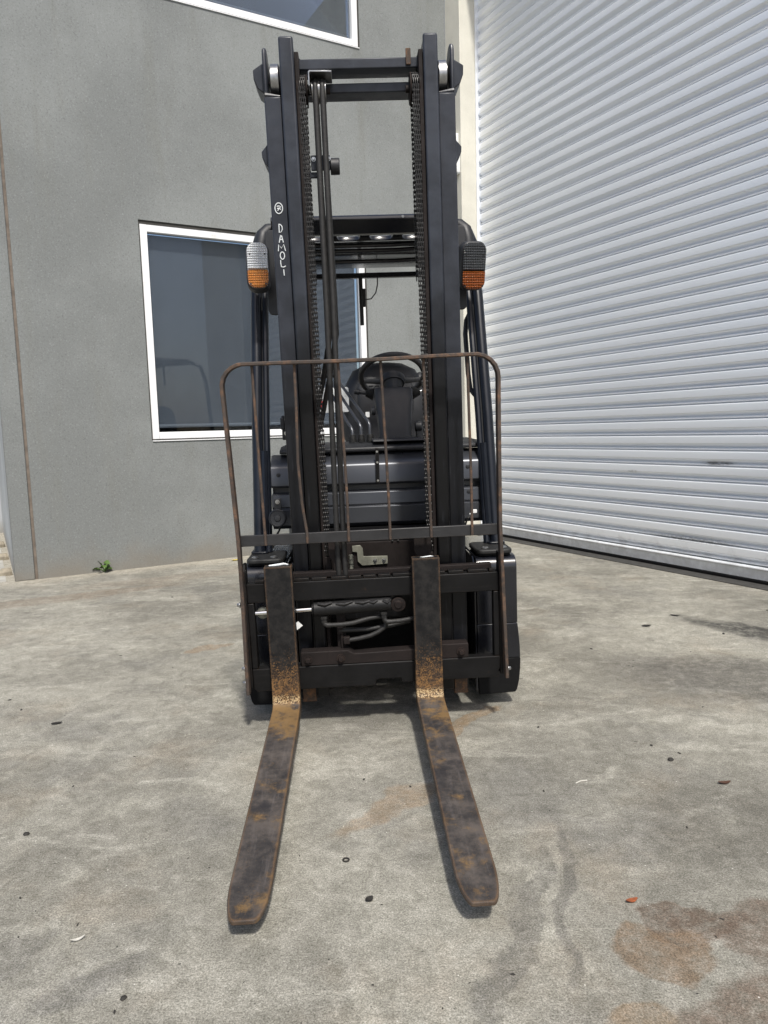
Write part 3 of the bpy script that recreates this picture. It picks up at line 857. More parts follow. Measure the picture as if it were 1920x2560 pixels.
# ---- front lamps
def lamp(s, x0, x1, z0, z1, y, yaw, pitch, lm='lens', am='amber', rm='reflector'):
    cx, cz = (x0 + x1) / 2, (z0 + z1) / 2
    hw, hh = (x1 - x0) / 2, (z1 - z0) / 2
    mt = Matrix.Translation((cx, y, cz)) @ Matrix.Rotation(R(yaw), 4, 'Z') @ Matrix.Rotation(R(pitch), 4, 'X')
    b = MB().prism(rrect(-hw, hw, -hh, hh, 0.036, 8), 0.0, 0.055, 'y')
    hs = b.build('front_lamp', M['plastic'], fk, mt, 0.008, 3)
    zs = -hh + hh * 2 * 0.405
    def lens(nm, za, zb, r0, r1, mat, lab=None):
        pts = []
        x = hw - 0.006
        if r1:
            pts += arc(x - .03, zb - .03, .03, 0, 90, 8) + arc(-x + .03, zb - .03, .03, 90, 180, 8)
        else:
            pts += [(x, zb), (-x, zb)]
        if r0:
            pts += arc(-x + .03, za + .03, .03, 180, 270, 8) + arc(x - .03, za + .03, .03, 270, 360, 8)
        else:
            pts += [(-x, za), (x, za)]
        MB().prism(pts, -0.018, -0.0065, 'y').build(nm, M[mat], hs, mt, 0.008, 4, lab)
        MB().prism(pts, -0.005, -0.0015, 'y').build('reflector', M[rm], hs, mt)
    lens('clear_lens', zs + 0.001, hh - 0.006, False, True, lm)
    lens('amber_lens', -hh + 0.006, zs - 0.001, True, False, am)
    for xx in (-hw + 0.017, hw - 0.017):
        for zz in (-hh + 0.018, zs + 0.060):
            MB().lathe([(0.0035, 0), (0.0035, 0.003)], (xx, -0.0165, zz), (0, -1, 0), 10).build('screw', M['plastic'], hs, mt)
    # arm back to the pillar
    MB().tube([(0, 0.05, 0.02), (s * 0.02, 0.10, 0.03), (s * 0.028, 0.17, 0.03)], 0.013, 8).build('lamp_arm', M['plastic'], hs, mt)
    return hs
lamp(-1, -0.484, -0.391, 1.672, 1.861, 0.40, 4, -6)
lamp(1, 0.374, 0.480, 1.648, 1.838, 0.40, 8, 14, 'lens_shade', 'amber_shade', 'reflector_shade')  # right lamp gets the copies with shade in their colour
for s, nm in ((-1, 'lamp_shield'), (1, 'lamp_shield')):
    a, b = sx(s, 0.345, 0.415)
    P(MB().prism(rrect(a, b, 1.59, 1.93, 0.02), 0.50, 0.512, 'y'), nm, 'plastic', bevel=0.003)
# grab handle on the right pillar
P(MB().tube([(0.448, 0.60, 1.60), (0.428, 0.615, 1.56), (0.420, 0.60, 1.50), (0.420, 0.55, 1.33), (0.425, 0.53, 1.26), (0.455, 0.50, 1.215)], 0.011, 10), 'grab_handle', 'plastic')

# ---- cowl and dash
cp = [(0.52, 1.010), (0.47, 1.008), (0.425, 0.978), (0.408, 0.966), (0.402, 0.955), (0.396, 0.885), (0.402, 0.878), (0.45, 0.874), (0.45, 0.852), (0.406, 0.850), (0.400, 0.845), (0.394, 0.797), (0.400, 0.792), (0.400, 0.789), (0.392, 0.786), (0.392, 0.720), (0.41, 0.705), (0.52, 0.700)]
cw = P(MB().prism(cp, -0.432, 0.446, 'x'), 'front_cowl', 'cowl', bevel=0.002)
for (x, z) in ((0.385, 0.935), (0.388, 0.832), (0.408, 0.775), (-0.40, 0.93)):
    P(MB().lathe([(0.009, 0), (0.009, 0.002), (0.006, 0.003)], (x, 0.401 if z > .9 else 0.397, z), (0, -1, 0), 14), 'fastener', 'plastic', cw)
P(MB().prism([(0.000, 0.882), (0.0155, 0.880), (0.0175, 1.026), (0.003, 1.028)], 0.386, 0.391, 'y'), 'latch_strap', 'mast', cw, bevel=0.001)
for z in (1.012, 0.968, 0.893):
    P(MB().lathe([(0.0045, 0), (0.0045, 0.003)], (0.009, 0.386, z), (0, -1, 0), 10), 'strap_screw', 'steel', cw)
ds = P(MB().prism([(0.44, 1.0125), (0.44, 1.030), (0.50, 1.044), (0.80, 1.052), (0.80, 1.0125)], -0.395, 0.452, 'x'), 'dash', 'plastic', bevel=0.006)
P(MB().prism([(0.46, 1.05), (0.47, 1.062), (0.72, 1.068), (0.72, 1.053)], -0.005, 0.30, 'x'), 'dash_cover', 'plastic', ds, bevel=0.004)
P(MB().lathe([(0.02, 0), (0.02, 0.004), (0.013, 0.008), (0.004, 0.010)], (-0.345, 0.50, 1.0445), (0, 0, 1), 18), 'dash_cap', 'steel', ds)
# steering column, wheel, stalks
P(MB().loft([(0.100, 0.625, 1.055, 0.074, 0.055, 5), (0.100, 0.635, 1.10, 0.072, 0.055, 5), (0.101, 0.66, 1.17, 0.077, 0.057, 5), (0.102, 0.69, 1.23, 0.085, 0.057, 5), (0.103, 0.715, 1.275, 0.087, 0.056, 5), (0.103, 0.725, 1.287, 0.082, 0.050, 5)], 36), 'steering_column', 'plastic')
swc = Vector((0.107, 0.79, 1.345))
sn = Vector((0, 0.58, 0.815)).normalized()
su = Vector((1, 0, 0))
sv = sn.cross(su)
ring = [swc + su * (0.146 * math.cos(2 * math.pi * k / 48)) + sv * (0.146 * math.sin(2 * math.pi * k / 48)) for k in range(48)]
sw = P(MB().tube(ring, 0.0135, 10, closed=True), 'steering_wheel', 'vinyl')
P(MB().lathe([(0.052, -0.03), (0.058, -0.015), (0.056, 0.004), (0.045, 0.012), (0.02, 0.017)], swc - sn * 0.018, sn, 24), 'hub', 'plastic', sw)
for a in (0, 180, 90):
    d = su * math.cos(R(a + 12 if a == 0 else (a - 12 if a == 180 else a))) + sv * math.sin(R(a + 12 if a == 0 else (a - 12 if a == 180 else a)))
    P(MB().tube([swc - sn * 0.022 + d * 0.04, swc - sn * 0.012 + d * 0.09, swc + d * 0.14], [0.016, 0.012, 0.011], 10, flat=0.6), 'spoke', 'plastic', sw)
kn = swc + su * 0.146 * math.cos(R(25)) + sv * 0.146 * math.sin(R(25))
P(MB().lathe([(0.006, 0), (0.006, 0.02), (0.019, 0.026), (0.021, 0.045), (0.014, 0.058)], kn, sn, 16), 'spinner_knob', 'plastic', sw)
P(MB().lathe([(0.028, 0), (0.05, 0.05)], swc - sn * 0.085, sn, 20), 'column_neck', 'plastic')
for s in (-1, 1):
    cx = 0.103 + s * 0.088
    bl_ = MB()
    for i in range(6):
        bl_.lathe([(0.026 - i * 0.0025, 0), (0.030 - i * 0.0025, 0.003), (0.026 - i * 0.0025, 0.006)], (cx + s * i * 0.006, 0.74, 1.262 + i * .001), (s, 0.1, 0.12), 16)
    st_ = P(bl_, 'stalk_bellows', 'rubber')
    P(MB().tube([(cx + s * 0.03, 0.743, 1.268), (cx + s * 0.062, 0.75, 1.274), (cx + s * 0.064, 0.75, 1.274), (cx + s * 0.085, 0.753, 1.278)], [0.008, 0.009, 0.012, 0.012] if s < 0 else 0.005, 12), 'stalk', 'plastic' if s < 0 else 'steel', st_)
kb = P(MB().lathe([(0.018, 0), (0.020, 0.006), (0.016, 0.016)], (0.016, 0.665, 1.185), (-1, -0.1, 0), 18), 'key_switch', 'plastic')
P(MB().prism(rrect(-0.0265, -0.0085, 1.158, 1.182, 0.004), 0.66, 0.663, 'y'), 'key_tag', 'white_plastic', kb)
P(MB().box(0.195, 0.225, 0.62, 0.66, 1.053, 1.11).lathe([(0.022, 0), (0.022, 0.03)], (0.19, 0.63, 1.11), (1, 0, 0), 18), 'tilt_lock', 'plastic', bevel=0.003)
# control levers with rubber boots
for i, (bx, top, ex) in enumerate(((-0.088, 1.10, -0.215), (-0.050, 1.115, -0.185), (-0.011, 1.122, -0.15))):
    bo = MB()
    for k in range(6):
        r_ = 0.0195 - k * 0.0011
        bo.lathe([(r_ * 0.82, 0), (r_, 0.003), (r_ * 0.82, 0.006)], (bx, 0.60, 1.050 + k * 0.0055), (0, 0, 1), 18)
    bt = P(bo, 'lever_boot', 'rubber')
    P(MB().tube([(bx, 0.60, 1.078), (bx, 0.605, top), (bx - 0.006, 0.615, top + 0.018), (bx - 0.02, 0.64, top + 0.038), (ex, 0.90, 1.345), (ex - 0.01, 0.92, 1.36)], 0.0072, 10), 'lever', 'cowl', bt)
    P(MB().lathe([(0.008, 0), (0.017, 0.008), (0.02, 0.025), (0.012, 0.042)], (ex - 0.01, 0.92, 1.355), (-0.1, 0.3, 0.9), 16), 'lever_knob', 'plastic', bt)
lb = P(MB().prism(rrect(-0.275, -0.10, 1.20, 1.33, 0.01), 1.25, 1.256, 'y'), 'warning_plate', 'white_plastic')
P(MB().prism(rrect(-0.255, -0.222, 1.22, 1.262, 0.006), 1.2465, 1.2495, 'y'), 'red_sticker', 'red_label', lb)
# seat
st = P(MB().loft([(0.095, 1.36, 0.98, 0.20, 0.10, 3.5), (0.095, 1.36, 1.08, 0.235, 0.11, 3.5), (0.095, 1.37, 1.22, 0.235, 0.10, 3.2), (0.095, 1.385, 1.34, 0.215, 0.09, 2.8), (0.095, 1.395, 1.42, 0.17, 0.07, 2.5), (0.095, 1.40, 1.455, 0.10, 0.04, 2.2), (0.095, 1.40, 1.462, 0.04, 0.02, 2)], 44), 'seat', 'vinyl')
P(MB().loft([(0.095, 1.20, 0.945, 0.23, 0.23, 4), (0.095, 1.20, 1.0, 0.24, 0.24, 4), (0.095, 1.2, 1.04, 0.22, 0.22, 4)], 36), 'cushion', 'vinyl', st)
P(MB().loft([(0.095, 1.29, 1.06, 0.13, 0.03, 3), (0.095, 1.285, 1.2, 0.15, 0.03, 3), (0.095, 1.30, 1.33, 0.15, 0.03, 3), (0.095, 1.315, 1.38, 0.12, 0.02, 3)], 32), 'back_pad', 'vinyl', st)
fc = bpy.data.curves.new('seat_letters', 'FONT')
fc.body = 'TOYOTA'
fc.size = 0.043
fc.extrude = 0.002
fc.align_x = 'CENTER'
fo = bpy.data.objects.new('seat_letters_curve', fc)
col.objects.link(fo)
bpy.context.view_layer.update()
me = bpy.data.meshes.new_from_object(fo.evaluated_get(bpy.context.evaluated_depsgraph_get()))
bpy.data.objects.remove(fo)
me.transform(Matrix.Translation((0.095, 1.2715, 1.305)) @ Matrix.Rotation(R(94), 4, 'X'))
me.materials.clear()
me.materials.append(M['plastic'])
so_ = bpy.data.objects.new('embossed_letters', me)
col.objects.link(so_)
so_.parent = st

# ---- horn and small parts in front of the cowl
hn = P(MB().lathe([(0.030, 0), (0.036, 0.006), (0.036, 0.016), (0.031, 0.019), (0.029, 0.017), (0.014, 0.017), (0.012, 0.021), (0.004, 0.022)], (-0.400, 0.298, 0.764), (0, -1, 0.12), 30), 'horn', 'plastic')
P(MB().box(-0.414, -0.384, 0.300, 0.305, 0.785, 0.842), 'horn_bracket', 'plastic', hn, bevel=0.002)
P(MB().bolt((-0.399, 0.2995, 0.829), r=0.006, h=0.006), 'bolt', 'steel', hn)
P(MB().tube([(-0.39, 0.31, 0.74), (-0.40, 0.315, 0.71), (-0.42, 0.32, 0.68), (-0.43, 0.33, 0.64)], 0.004, 8), 'horn_wire', 'rubber', hn)
P(MB().box(-0.358, -0.328, 0.215, 0.255, 1.075, 1.168).box(-0.362, -0.345, 0.205, 0.2149, 1.115, 1.16), 'hose_junction', 'plastic', bevel=0.004)
for z in (1.152, 1.100):
    P(MB().bolt((-0.343, 0.2145, z), r=0.005, h=0.005), 'bolt', 'steel')
P(MB().box(-0.338, -0.325, 0.225, 0.25, 1.02, 1.0745), 'junction_bracket', 'mast', bevel=0.002)
# connector at the right
P(MB().box(0.385, 0.408, 0.33, 0.345, 0.748, 0.762).box(0.378, 0.390, 0.334, 0.342, 0.740, 0.7475), 'wire_connector', 'white_plastic', bevel=0.001)
P(MB().tube([(0.39, 0.335, 0.745), (0.37, 0.33, 0.73), (0.36, 0.34, 0.70), (0.37, 0.35, 0.66)], 0.004, 8), 'connector_wire', 'rubber')
# axle cross plate and zinc bracket
P(MB().box(-0.30, 0.30, 0.298, 0.318, 0.545, 0.652), 'front_axle_plate', 'greasy', bevel=0.003)
P(MB().tube([(0.055, 0.294, 0.652), (0.057, 0.294, 0.664), (0.066, 0.294, 0.670), (0.076, 0.294, 0.666), (0.079, 0.294, 0.652)], 0.004, 8), 'lifting_eye', 'steel')
zb = P(MB().prism([(-0.108, 0.640), (-0.076, 0.642), (-0.066, 0.628), (-0.064, 0.596), (0.033, 0.594), (0.033, 0.562), (-0.07, 0.558), (-0.088, 0.576), (-0.090, 0.614), (-0.108, 0.616)], 0.286, 0.292, 'y'), 'zinc_bracket', 'zinc', bevel=0.001, label='bare zinc plated bracket')
for x in (-0.018, 0.018):
    P(MB().bolt((x, 0.2855, 0.577), r=0.0055, h=0.006), 'bolt', 'steel', zb)

# ---- mast (tilted forward)
for s in (-1, 1):
    # outer rail: C channel with notched top
    m = MB()
    def bx(a, b, y0, y1, z0, z1):
        x0, x1 = sx(s, a, b)
        m.box(x0, x1, y0, y1, z0, z1)
    bx(0.3035, 0.322, 0.1225, 0.2295, 0.085, 2.225)
    bx(0.264, 0.322, 0.100, 0.122, 0.085, 2.222)
    bx(0.264, 0.322, 0.230, 0.252, 0.085, 2.225)
    pts = [(0.104, 2.2255), (0.104, 2.355), (0.110, 2.372), (0.122, 2.380), (0.150, 2.382), (0.235, 2.34), (0.245, 2.2255)]
    xw0, xw1 = sx(s, 0.3075, 0.3215)
    m.prism(pts, xw0, xw1, 'x')
    orl = P(m, 'outer_mast_rail', 'mast_low', mast=True, bevel=0.005)
    m = MB()
    bx(0.266, 0.320, 0.1015, 0.250, 0.070, 0.0848)
    bx(0.268, 0.316, 0.0965, 0.0995, 0.072, 0.16)
    P(m, 'rail_foot', 'rail_end', orl, mast=True, bevel=0.002, label='rusty lower end of the outer mast rail')
    # weld fillet under the notch
    P(MB().tube([(s * 0.318, 0.110, 2.228), (s * 0.296, 0.108, 2.226), (s * 0.268, 0.108, 2.2235)], [0.010, 0.007, 0.004], 8), 'weld', 'mast', orl, mast=True)
    # side tie ears
    for (zt, pts) in ((0, [(0.3225, 2.343), (0.358, 2.321), (0.357, 2.292), (0.346, 2.264), (0.3225, 2.245)]), (1, [(0.3225, 2.088), (0.346, 2.062), (0.345, 2.044), (0.335, 2.020), (0.3225, 2.010)])):
        q = [(s * a, b) for a, b in pts]
        P(MB().prism(q, 0.14, 0.25, 'y'), 'tie_bracket', 'mast', orl, mast=True, bevel=0.003)
    # inner rail
    m = MB()
    bx(0.216, 0.234, 0.0905, 0.1895, 0.10, 2.390)
    bx(0.214, 0.2625, 0.070, 0.090, 0.10, 2.394)
    bx(0.214, 0.2625, 0.190, 0.210, 0.10, 2.390)
    irl = P(m, 'inner_mast_rail', 'mast', mast=True, bevel=0.007, seg=3)
    m = MB()
    bx(0.199, 0.2135, 0.085, 0.20, 0.12, 2.352)
    P(m, 'rail_liner', 'greasy', irl, mast=True, bevel=0.003)
    # top bearing
    rl = P(MB().lathe([(0.046, -0.017), (0.055, -0.013), (0.055, 0.013), (0.046, 0.017)], (s * 0.2855, 0.172, 2.292), (1, 0, 0), 40), 'guide_roller', 'bearing', mast=True)
    P(MB().cyl((s * 0.236, 0.172, 2.292), (s * 0.3065, 0.172, 2.292), 0.016, 16), 'roller_pin', 'greasy', rl, mast=True)
    # lift cylinder behind the rail
    lc = P(MB().cyl((s * 0.268, 0.295, 0.12), (s * 0.268, 0.295, 1.35), 0.030, 20), 'lift_cylinder', 'gloss', mast=True)
    P(MB().cyl((s * 0.268, 0.295, 1.351), (s * 0.268, 0.295, 2.26), 0.017, 16), 'piston_rod', 'mast', lc, mast=True)
    # sheave and chain
    cx = s * 0.190 - 0.003
    sh = P(MB().lathe([(0.050, -0.017), (0.050, -0.0135), (0.038, -0.012), (0.038, 0.012), (0.050, 0.0135), (0.050, 0.017)], (cx, 0.132, 2.246), (1, 0, 0), 30), 'chain_sheave', 'greasy', mast=True)
    P(MB().cyl((cx - 0.03, 0.132, 2.246), (cx + 0.03, 0.132, 2.246), 0.012, 14), 'sheave_pin', 'greasy', sh, mast=True)
    ch = MB()
    pitch = 0.0158
    pth = [(0.089, 0.645 + k * pitch) for k in range(int((2.246 - 0.645) / pitch) + 1)]
    na = 9
    for k in range(1, na):
        a = math.pi - math.pi * k / na
        pth.append((0.132 + 0.0435 * math.cos(a), 2.246 + 0.0435 * math.sin(a)))
    zend = pth[len(pth) - na][1]
    pth += [(0.1755, zend - k * pitch) for k in range(0, 40)]
    for i in range(len(pth) - 1):
        (ya, za), (yb, zb_) = pth[i], pth[i + 1]
        ym, zm = (ya + yb) / 2, (za + zb_) / 2
        d = Vector((yb - ya, zb_ - za))
        L = d.length
        if L < 1e-6:
            continue
        d /= L
        nn = Vector((-d.y, d.x))
        hl_, hd = L * 0.5 + 0.0045, 0.0058
        offs = (-0.0098, -0.0036, 0.0036, 0.0098) if i % 2 == 0 else (-0.0067, 0.0, 0.0067)
        wob = random.uniform(-.0007, .0007)
        oc = [(-hl_, -hd * .6), (-hl_ * .75, -hd), (-.2 * hl_, -hd * .72), (.2 * hl_, -hd * .72), (hl_ * .75, -hd), (hl_, -hd * .6), (hl_, hd * .6), (hl_ * .75, hd), (-hl_ * .75, hd), (-hl_, hd * .6)]
        for of in offs:
            ch.prism([(ym + d.x * u + nn.x * v, zm + d.y * u + nn.y * v) for u, v in oc], cx + of - 0.0013 + wob, cx + of + 0.0013 + wob, 'x')
        ch.cyl((cx - 0.0118, ya, za), (cx + 0.0118, ya, za), 0.0028, 6)
    P(ch, 'lift_chain', 'chain', mast=True)
    an = P(MB().prism([(cx - 0.013, 0.585), (cx + 0.013, 0.585), (cx + 0.011, 0.640), (cx - 0.011, 0.640)], 0.080, 0.098, 'y'), 'chain_anchor', 'greasy', mast=True, bevel=0.003)
    P(MB().cyl((cx, 0.089, 0.50), (cx, 0.089, 0.585), 0.007, 12), 'anchor_bolt', 'greasy', an, mast=True)

tb_ = P(MB().box(-0.2135, 0.2135, 0.118, 0.20, 2.308, 2.342), 'top_cross_member', 'mast', mast=True, bevel=0.004)
for s in (-1, 1):
    P(MB().prism([(s * 0.2135, 2.358), (s * 0.208, 2.350), (s * 0.196, 2.3435), (s * 0.2135, 2.3425)], 0.12, 0.198, 'y'), 'gusset', 'mast', tb_, mast=True)
P(MB().box(0.159, 0.176, 0.110, 0.1175, 2.315, 2.366), 'stop_tab', 'rail_end', tb_, mast=True, bevel=0.002, label='small rusty stop tab')
P(MB().box(-0.198, 0.198, 0.155, 0.235, 2.248, 2.279), 'second_cross_member', 'mast', mast=True, bevel=0.004)
P(MB().box(-0.262, 0.262, 0.2525, 0.285, 0.34, 0.46), 'lower_cross_member', 'mast', mast=True, bevel=0.004)

# hoses over the mast
hp = P(MB().prism([(-0.170, 2.236), (-0.170, 2.279), (-0.166, 2.284), (-0.092, 2.281), (-0.092, 2.276), (-0.163, 2.2785), (-0.1655, 2.275), (-0.1655, 2.236)], 0.058, 0.150, 'y'), 'hose_guard', 'bearing', mast=True, bevel=0.001)
P(MB().cyl((-0.165, 0.118, 2.240), (-0.100, 0.118, 2.240), 0.010, 14), 'guard_pin', 'greasy', hp, mast=True)
for i, hx in enumerate((-0.149, -0.1255)):
    pu = P(MB().lathe([(0.036, -0.0115), (0.036, -0.009), (0.022, -0.006), (0.022, 0.006), (0.036, 0.009), (0.036, 0.0115)], (hx, 0.112, 2.236), (1, 0, 0), 28), 'hose_pulley', 'bearing', mast=True)
    pth = [(hx - 0.004 + (0.0 if i else 0.0), 0.030, 0.50), (hx - 0.005, 0.034, 0.62), (hx - 0.005, 0.046, 0.80), (hx - 0.003, 0.058, 1.10), (hx, 0.068, 1.5), (hx, 0.076, 1.9), (hx, 0.080, 2.12), (hx, 0.081, 2.2)]
    for k in range(0, 9):
        a = math.pi - math.pi * k / 8
        pth.append((hx, 0.112 + 0.031 * math.cos(a), 2.236 + 0.031 * math.sin(a)))
    pth += [(hx, 0.145, 2.1), (hx, 0.150, 1.95), (hx + 0.004, 0.17, 1.6), (hx + 0.004, 0.20, 1.45), (hx - 0.03, 0.28, 1.30), (hx - 0.08, 0.30, 1.1)]
    P(MB().tube(pth, 0.0098, 12), 'hydraulic_hose', 'hose', mast=True)
hc = P(MB().box(-0.178, -0.112, 0.118, 0.126, 1.990, 2.040).box(-0.186, -0.150, 0.1265, 0.135, 1.968, 1.988), 'hose_clamp', 'mast', mast=True, bevel=0.003)
P(MB().cyl((-0.1119, 0.135, 2.006), (-0.080, 0.135, 2.006), 0.027, 26), 'clamp_roller', 'plastic', hc, mast=True, bevel=0.003)
for x in (-0.168, -0.1165):
    P(MB().bolt((x, 0.1175, 2.026), r=0.005, h=0.006), 'bolt', 'steel', hc, mast=True)
# fitting below hose
ft = MB()
for k in range(5):
    ft.lathe([(0.0085, 0), (0.0085, 0.015)], (-0.108, 0.06, 0.56 + k * 0.018), (0, 0, 1), 8 if k % 2 else 6)
P(ft, 'hose_fitting', 'zinc', mast=True)

# handwriting on the left outer rail
letters = {}
def stroke(pts, x0, z0, w_, h_):
    letters.setdefault(round(z0, 3), MB()).tube([(x0 + u * w_, 0.0990, z0 + v * h_) for u, v in pts], 0.00175, 6)
def circ(cx, cz, rx, rz, a0=0, a1=360, n=20):
    return [(cx + rx * math.cos(R(a0 + (a1 - a0) * k / n)), cz + rz * math.sin(R(a0 + (a1 - a0) * k / n))) for k in range(n + 1)]
stroke(circ(0, 0, 1, 1.05, 80, 445), -0.2955, 1.8665, 0.0130, 0.0165)
stroke([(-.55, .45), (.1, .55), (.55, .35), (.1, -.1), (-.35, -.55)], -0.2955, 1.8665, 0.0115, 0.014)
stroke([(-.5, -.05), (.2, .05), (.55, -.35)], -0.2955, 1.8665, 0.0115, 0.014)
stroke([(-.4, .9), (-.45, -.9), (.3, -.7), (.7, -.1), (.55, .5), (.1, .85), (-.5, .95)], -0.2945, 1.8005, 0.010, 0.0150)
stroke([(-.7, -.9), (-.1, .9), (.2, .8), (.7, -.9)], -0.2940, 1.7665, 0.010, 0.0135)
stroke([(-.5, -.2), (.5, -.15)], -0.2940, 1.7665, 0.010, 0.0135)
stroke([(-1, -.9), (-.8, .9), (-.1, -.1), (.55, .9), (1, -.9)], -0.2935, 1.7370, 0.0125, 0.0120)
stroke(circ(0, 0, .75, .9, 100, 470), -0.2930, 1.7110, 0.010, 0.0135)
stroke([(-.7, 1), (-.75, .1), (-.6, -.8), (.2, -.9), (.9, -.6)], -0.2925, 1.6840, 0.0105, 0.0125)
stroke([(0, .9), (.12, -.9)], -0.2915, 1.6550, 0.008, 0.0115)
for k, z in enumerate(sorted(letters, reverse=True)):
    P(letters[z], 'painted_mark' if k == 0 else 'painted_letter', 'white_paint', mast=True)

# ---- carriage
cg = MB()
cg.box(-0.487, 0.426, 0.0, 0.038, 0.500, 0.572)
cg.box(-0.487, -0.464, 0.0, 0.038, 0.2515, 0.4995)
cg.box(0.404, 0.426, 0.0, 0.038, 0.2515, 0.4995)
cg.prism([(-0.487, 0.251), (-0.487, 0.178), (-0.474, 0.163), (-0.037, 0.163), (-0.037, 0.183), (-0.030, 0.186), (0.055, 0.186), (0.058, 0.180), (0.058, 0.168), (0.420, 0.168), (0.420, 0.195), (0.426, 0.20), (0.426, 0.251)], 0.0, 0.038, 'y')
car = P(cg, 'fork_carriage', 'carriage', mast=True, bevel=0.004)
x = -0.455
while x < 0.40:
    L = random.choice((0.045, 0.055, 0.07))
    P(MB().box(x, min(x + L, 0.405), 0.001, 0.030, 0.5725, 0.5835), 'rail_tooth', 'carriage', car, mast=True, bevel=0.002)
    x += L + random.choice((0.008, 0.012, 0.016))
P(MB().box(-0.335, 0.405, 0.031, 0.060, 0.575, 0.597), 'hook_strip', 'greasy', car, mast=True, bevel=0.003)
for s in (-1, 1):
    x0, x1 = (-0.4985, -0.4875) if s < 0 else (0.4265, 0.4375)
    P(MB().prism([(0.0, 0.18), (0.0, 0.62), (0.02, 0.64), (0.055, 0.64), (0.06, 0.18)], x0, x1, 'x'), 'end_plate', 'carriage', car, mast=True, bevel=0.002)
# inner uprights that ride in the mast, with stub feet
for s in (-1, 1):
    a0, a1 = sx(s, 0.140, 0.172)
    P(MB().prism([(a0 - .02, 0.25), (a0 - .004, 0.275), (a0, 0.30), (a0, 0.62), (a0 - .016, 0.655), (a0 - .016, 0.74), (a1 + .016, 0.74), (a1 + .016, 0.655), (a1, 0.62), (a1, 0.30), (a1 + .004, 0.275), (a1 + .02, 0.25)], 0.041, 0.06, 'y'), 'carriage_upright', 'greasy', car, mast=True, bevel=0.002)
# side shift cylinder
sc_ = MB()
sc_.cyl((-0.252, 0.012, 0.464), (0.030, 0.012, 0.471), 0.0265, 26)
sc_.cyl((-0.259, 0.012, 0.464), (-0.2521, 0.012, 0.464), 0.021, 22)
ss = P(sc_, 'sideshift_cylinder', 'greasy_black', mast=True, bevel=0.003)
P(MB().cyl((-0.462, 0.012, 0.460), (-0.2595, 0.012, 0.464), 0.0085, 16), 'piston_rod', 'chrome', ss, mast=True)
P(MB().lathe([(0.026, 0), (0.026, 0.030), (0.015, 0.032), (0.012, 0.036)], (0.056, 0.030, 0.468), (0, -1, 0), 24), 'cylinder_eye', 'greasy', ss, mast=True)
P(MB().lathe([(0.021, 0), (0.021, 0.012), (0.013, 0.014), (0.011, 0.019)], (-0.438, 0.034, 0.456), (0, -1, 0), 20), 'rod_pin', 'zinc', ss, mast=True)
gr_ = MB()
for (gx, gl) in ((-0.235, 0.05), (-0.17, 0.06), (-0.10, 0.055), (-0.05, 0.03), (0.0, 0.03)):
    gr_.tube([(gx, -0.006, 0.488 + random.uniform(-.003, .003)), (gx + gl * .5, -0.010, 0.484 + random.uniform(-.006, .003)), (gx + gl, -0.006, 0.490)], [0.006, 0.008, 0.005], 8)
P(gr_, 'grease', 'chain', ss, mast=True)
def hose(nm, pts, r=0.0085, mat='hose'):
    return P(MB().tube(pts, r, 12), nm, mat, ss, mast=True)
for (fx, fz) in ((-0.216, 0.438), (0.002, 0.444)):
    P(MB().lathe([(0.014, 0), (0.014, 0.010), (0.011, 0.011), (0.011, 0.024)], (fx, 0.008, fz), (0, 0, -1), 8), 'fitting', 'hose', ss, mast=True)
hose('elbow', [(-0.216, 0.008, 0.414), (-0.213, 0.006, 0.407), (-0.205, 0.004, 0.403), (-0.192, 0.004, 0.403)], 0.0095)
hose('short_hose', [(-0.192, 0.004, 0.403), (-0.15, 0.004, 0.403), (-0.11, 0.004, 0.407), (-0.06, 0.008, 0.418), (-0.03, 0.014, 0.421), (-0.01, 0.022, 0.419)])
hose('elbow', [(0.002, 0.008, 0.420), (0.006, 0.006, 0.409), (0.014, 0.004, 0.404), (0.026, 0.004, 0.404)], 0.0095)
hose('short_hose', [(0.026, 0.004, 0.404), (0.06, 0.006, 0.405), (0.10, 0.012, 0.408), (0.14, 0.03, 0.41)])
hose('short_hose', [(0.010, 0.024, 0.395), (0.004, 0.022, 0.378), (-0.02, 0.020, 0.362), (-0.05, 0.018, 0.350), (-0.09, 0.018, 0.342), (-0.125, 0.02, 0.337), (-0.145, 0.022, 0.335)])
hose('short_hose', [(-0.165, 0.032, 0.372), (-0.12, 0.032, 0.371), (-0.06, 0.034, 0.370), (0.02, 0.036, 0.378), (0.10, 0.038, 0.392)])
P(MB().box(-0.150, -0.126, 0.012, 0.034, 0.323, 0.350).box(-0.172, -0.150, 0.024, 0.044, 0.358, 0.386).box(-0.160, -0.1505, 0.026, 0.042, 0.30, 0.3575), 'valve_block', 'greasy', ss, mast=True, bevel=0.003)
# lower clamp blocks with bolts
kb_ = P(MB().prism([(-0.308, 0.2515), (-0.308, 0.304), (-0.135, 0.304), (-0.112, 0.290), (0.205, 0.2955), (0.205, 0.306), (0.309, 0.306), (0.309, 0.2515)], 0.002, 0.050, 'y'), 'lower_clamp', 'greasy', mast=True, bevel=0.003)
for (bx_, bz) in ((-0.282, 0.277), (-0.162, 0.276), (0.281, 0.277)):
    P(MB().bolt((bx_, 0.0015, bz), r=0.0105, h=0.013), 'bolt', 'greasy', kb_, mast=True)
P(MB().prism([(-0.3165, 0.388), (-0.295, 0.404), (-0.311, 0.421), (-0.318, 0.415)], 0.012, 0.014, 'y'), 'paper_tag', 'white_plastic', mast=True)

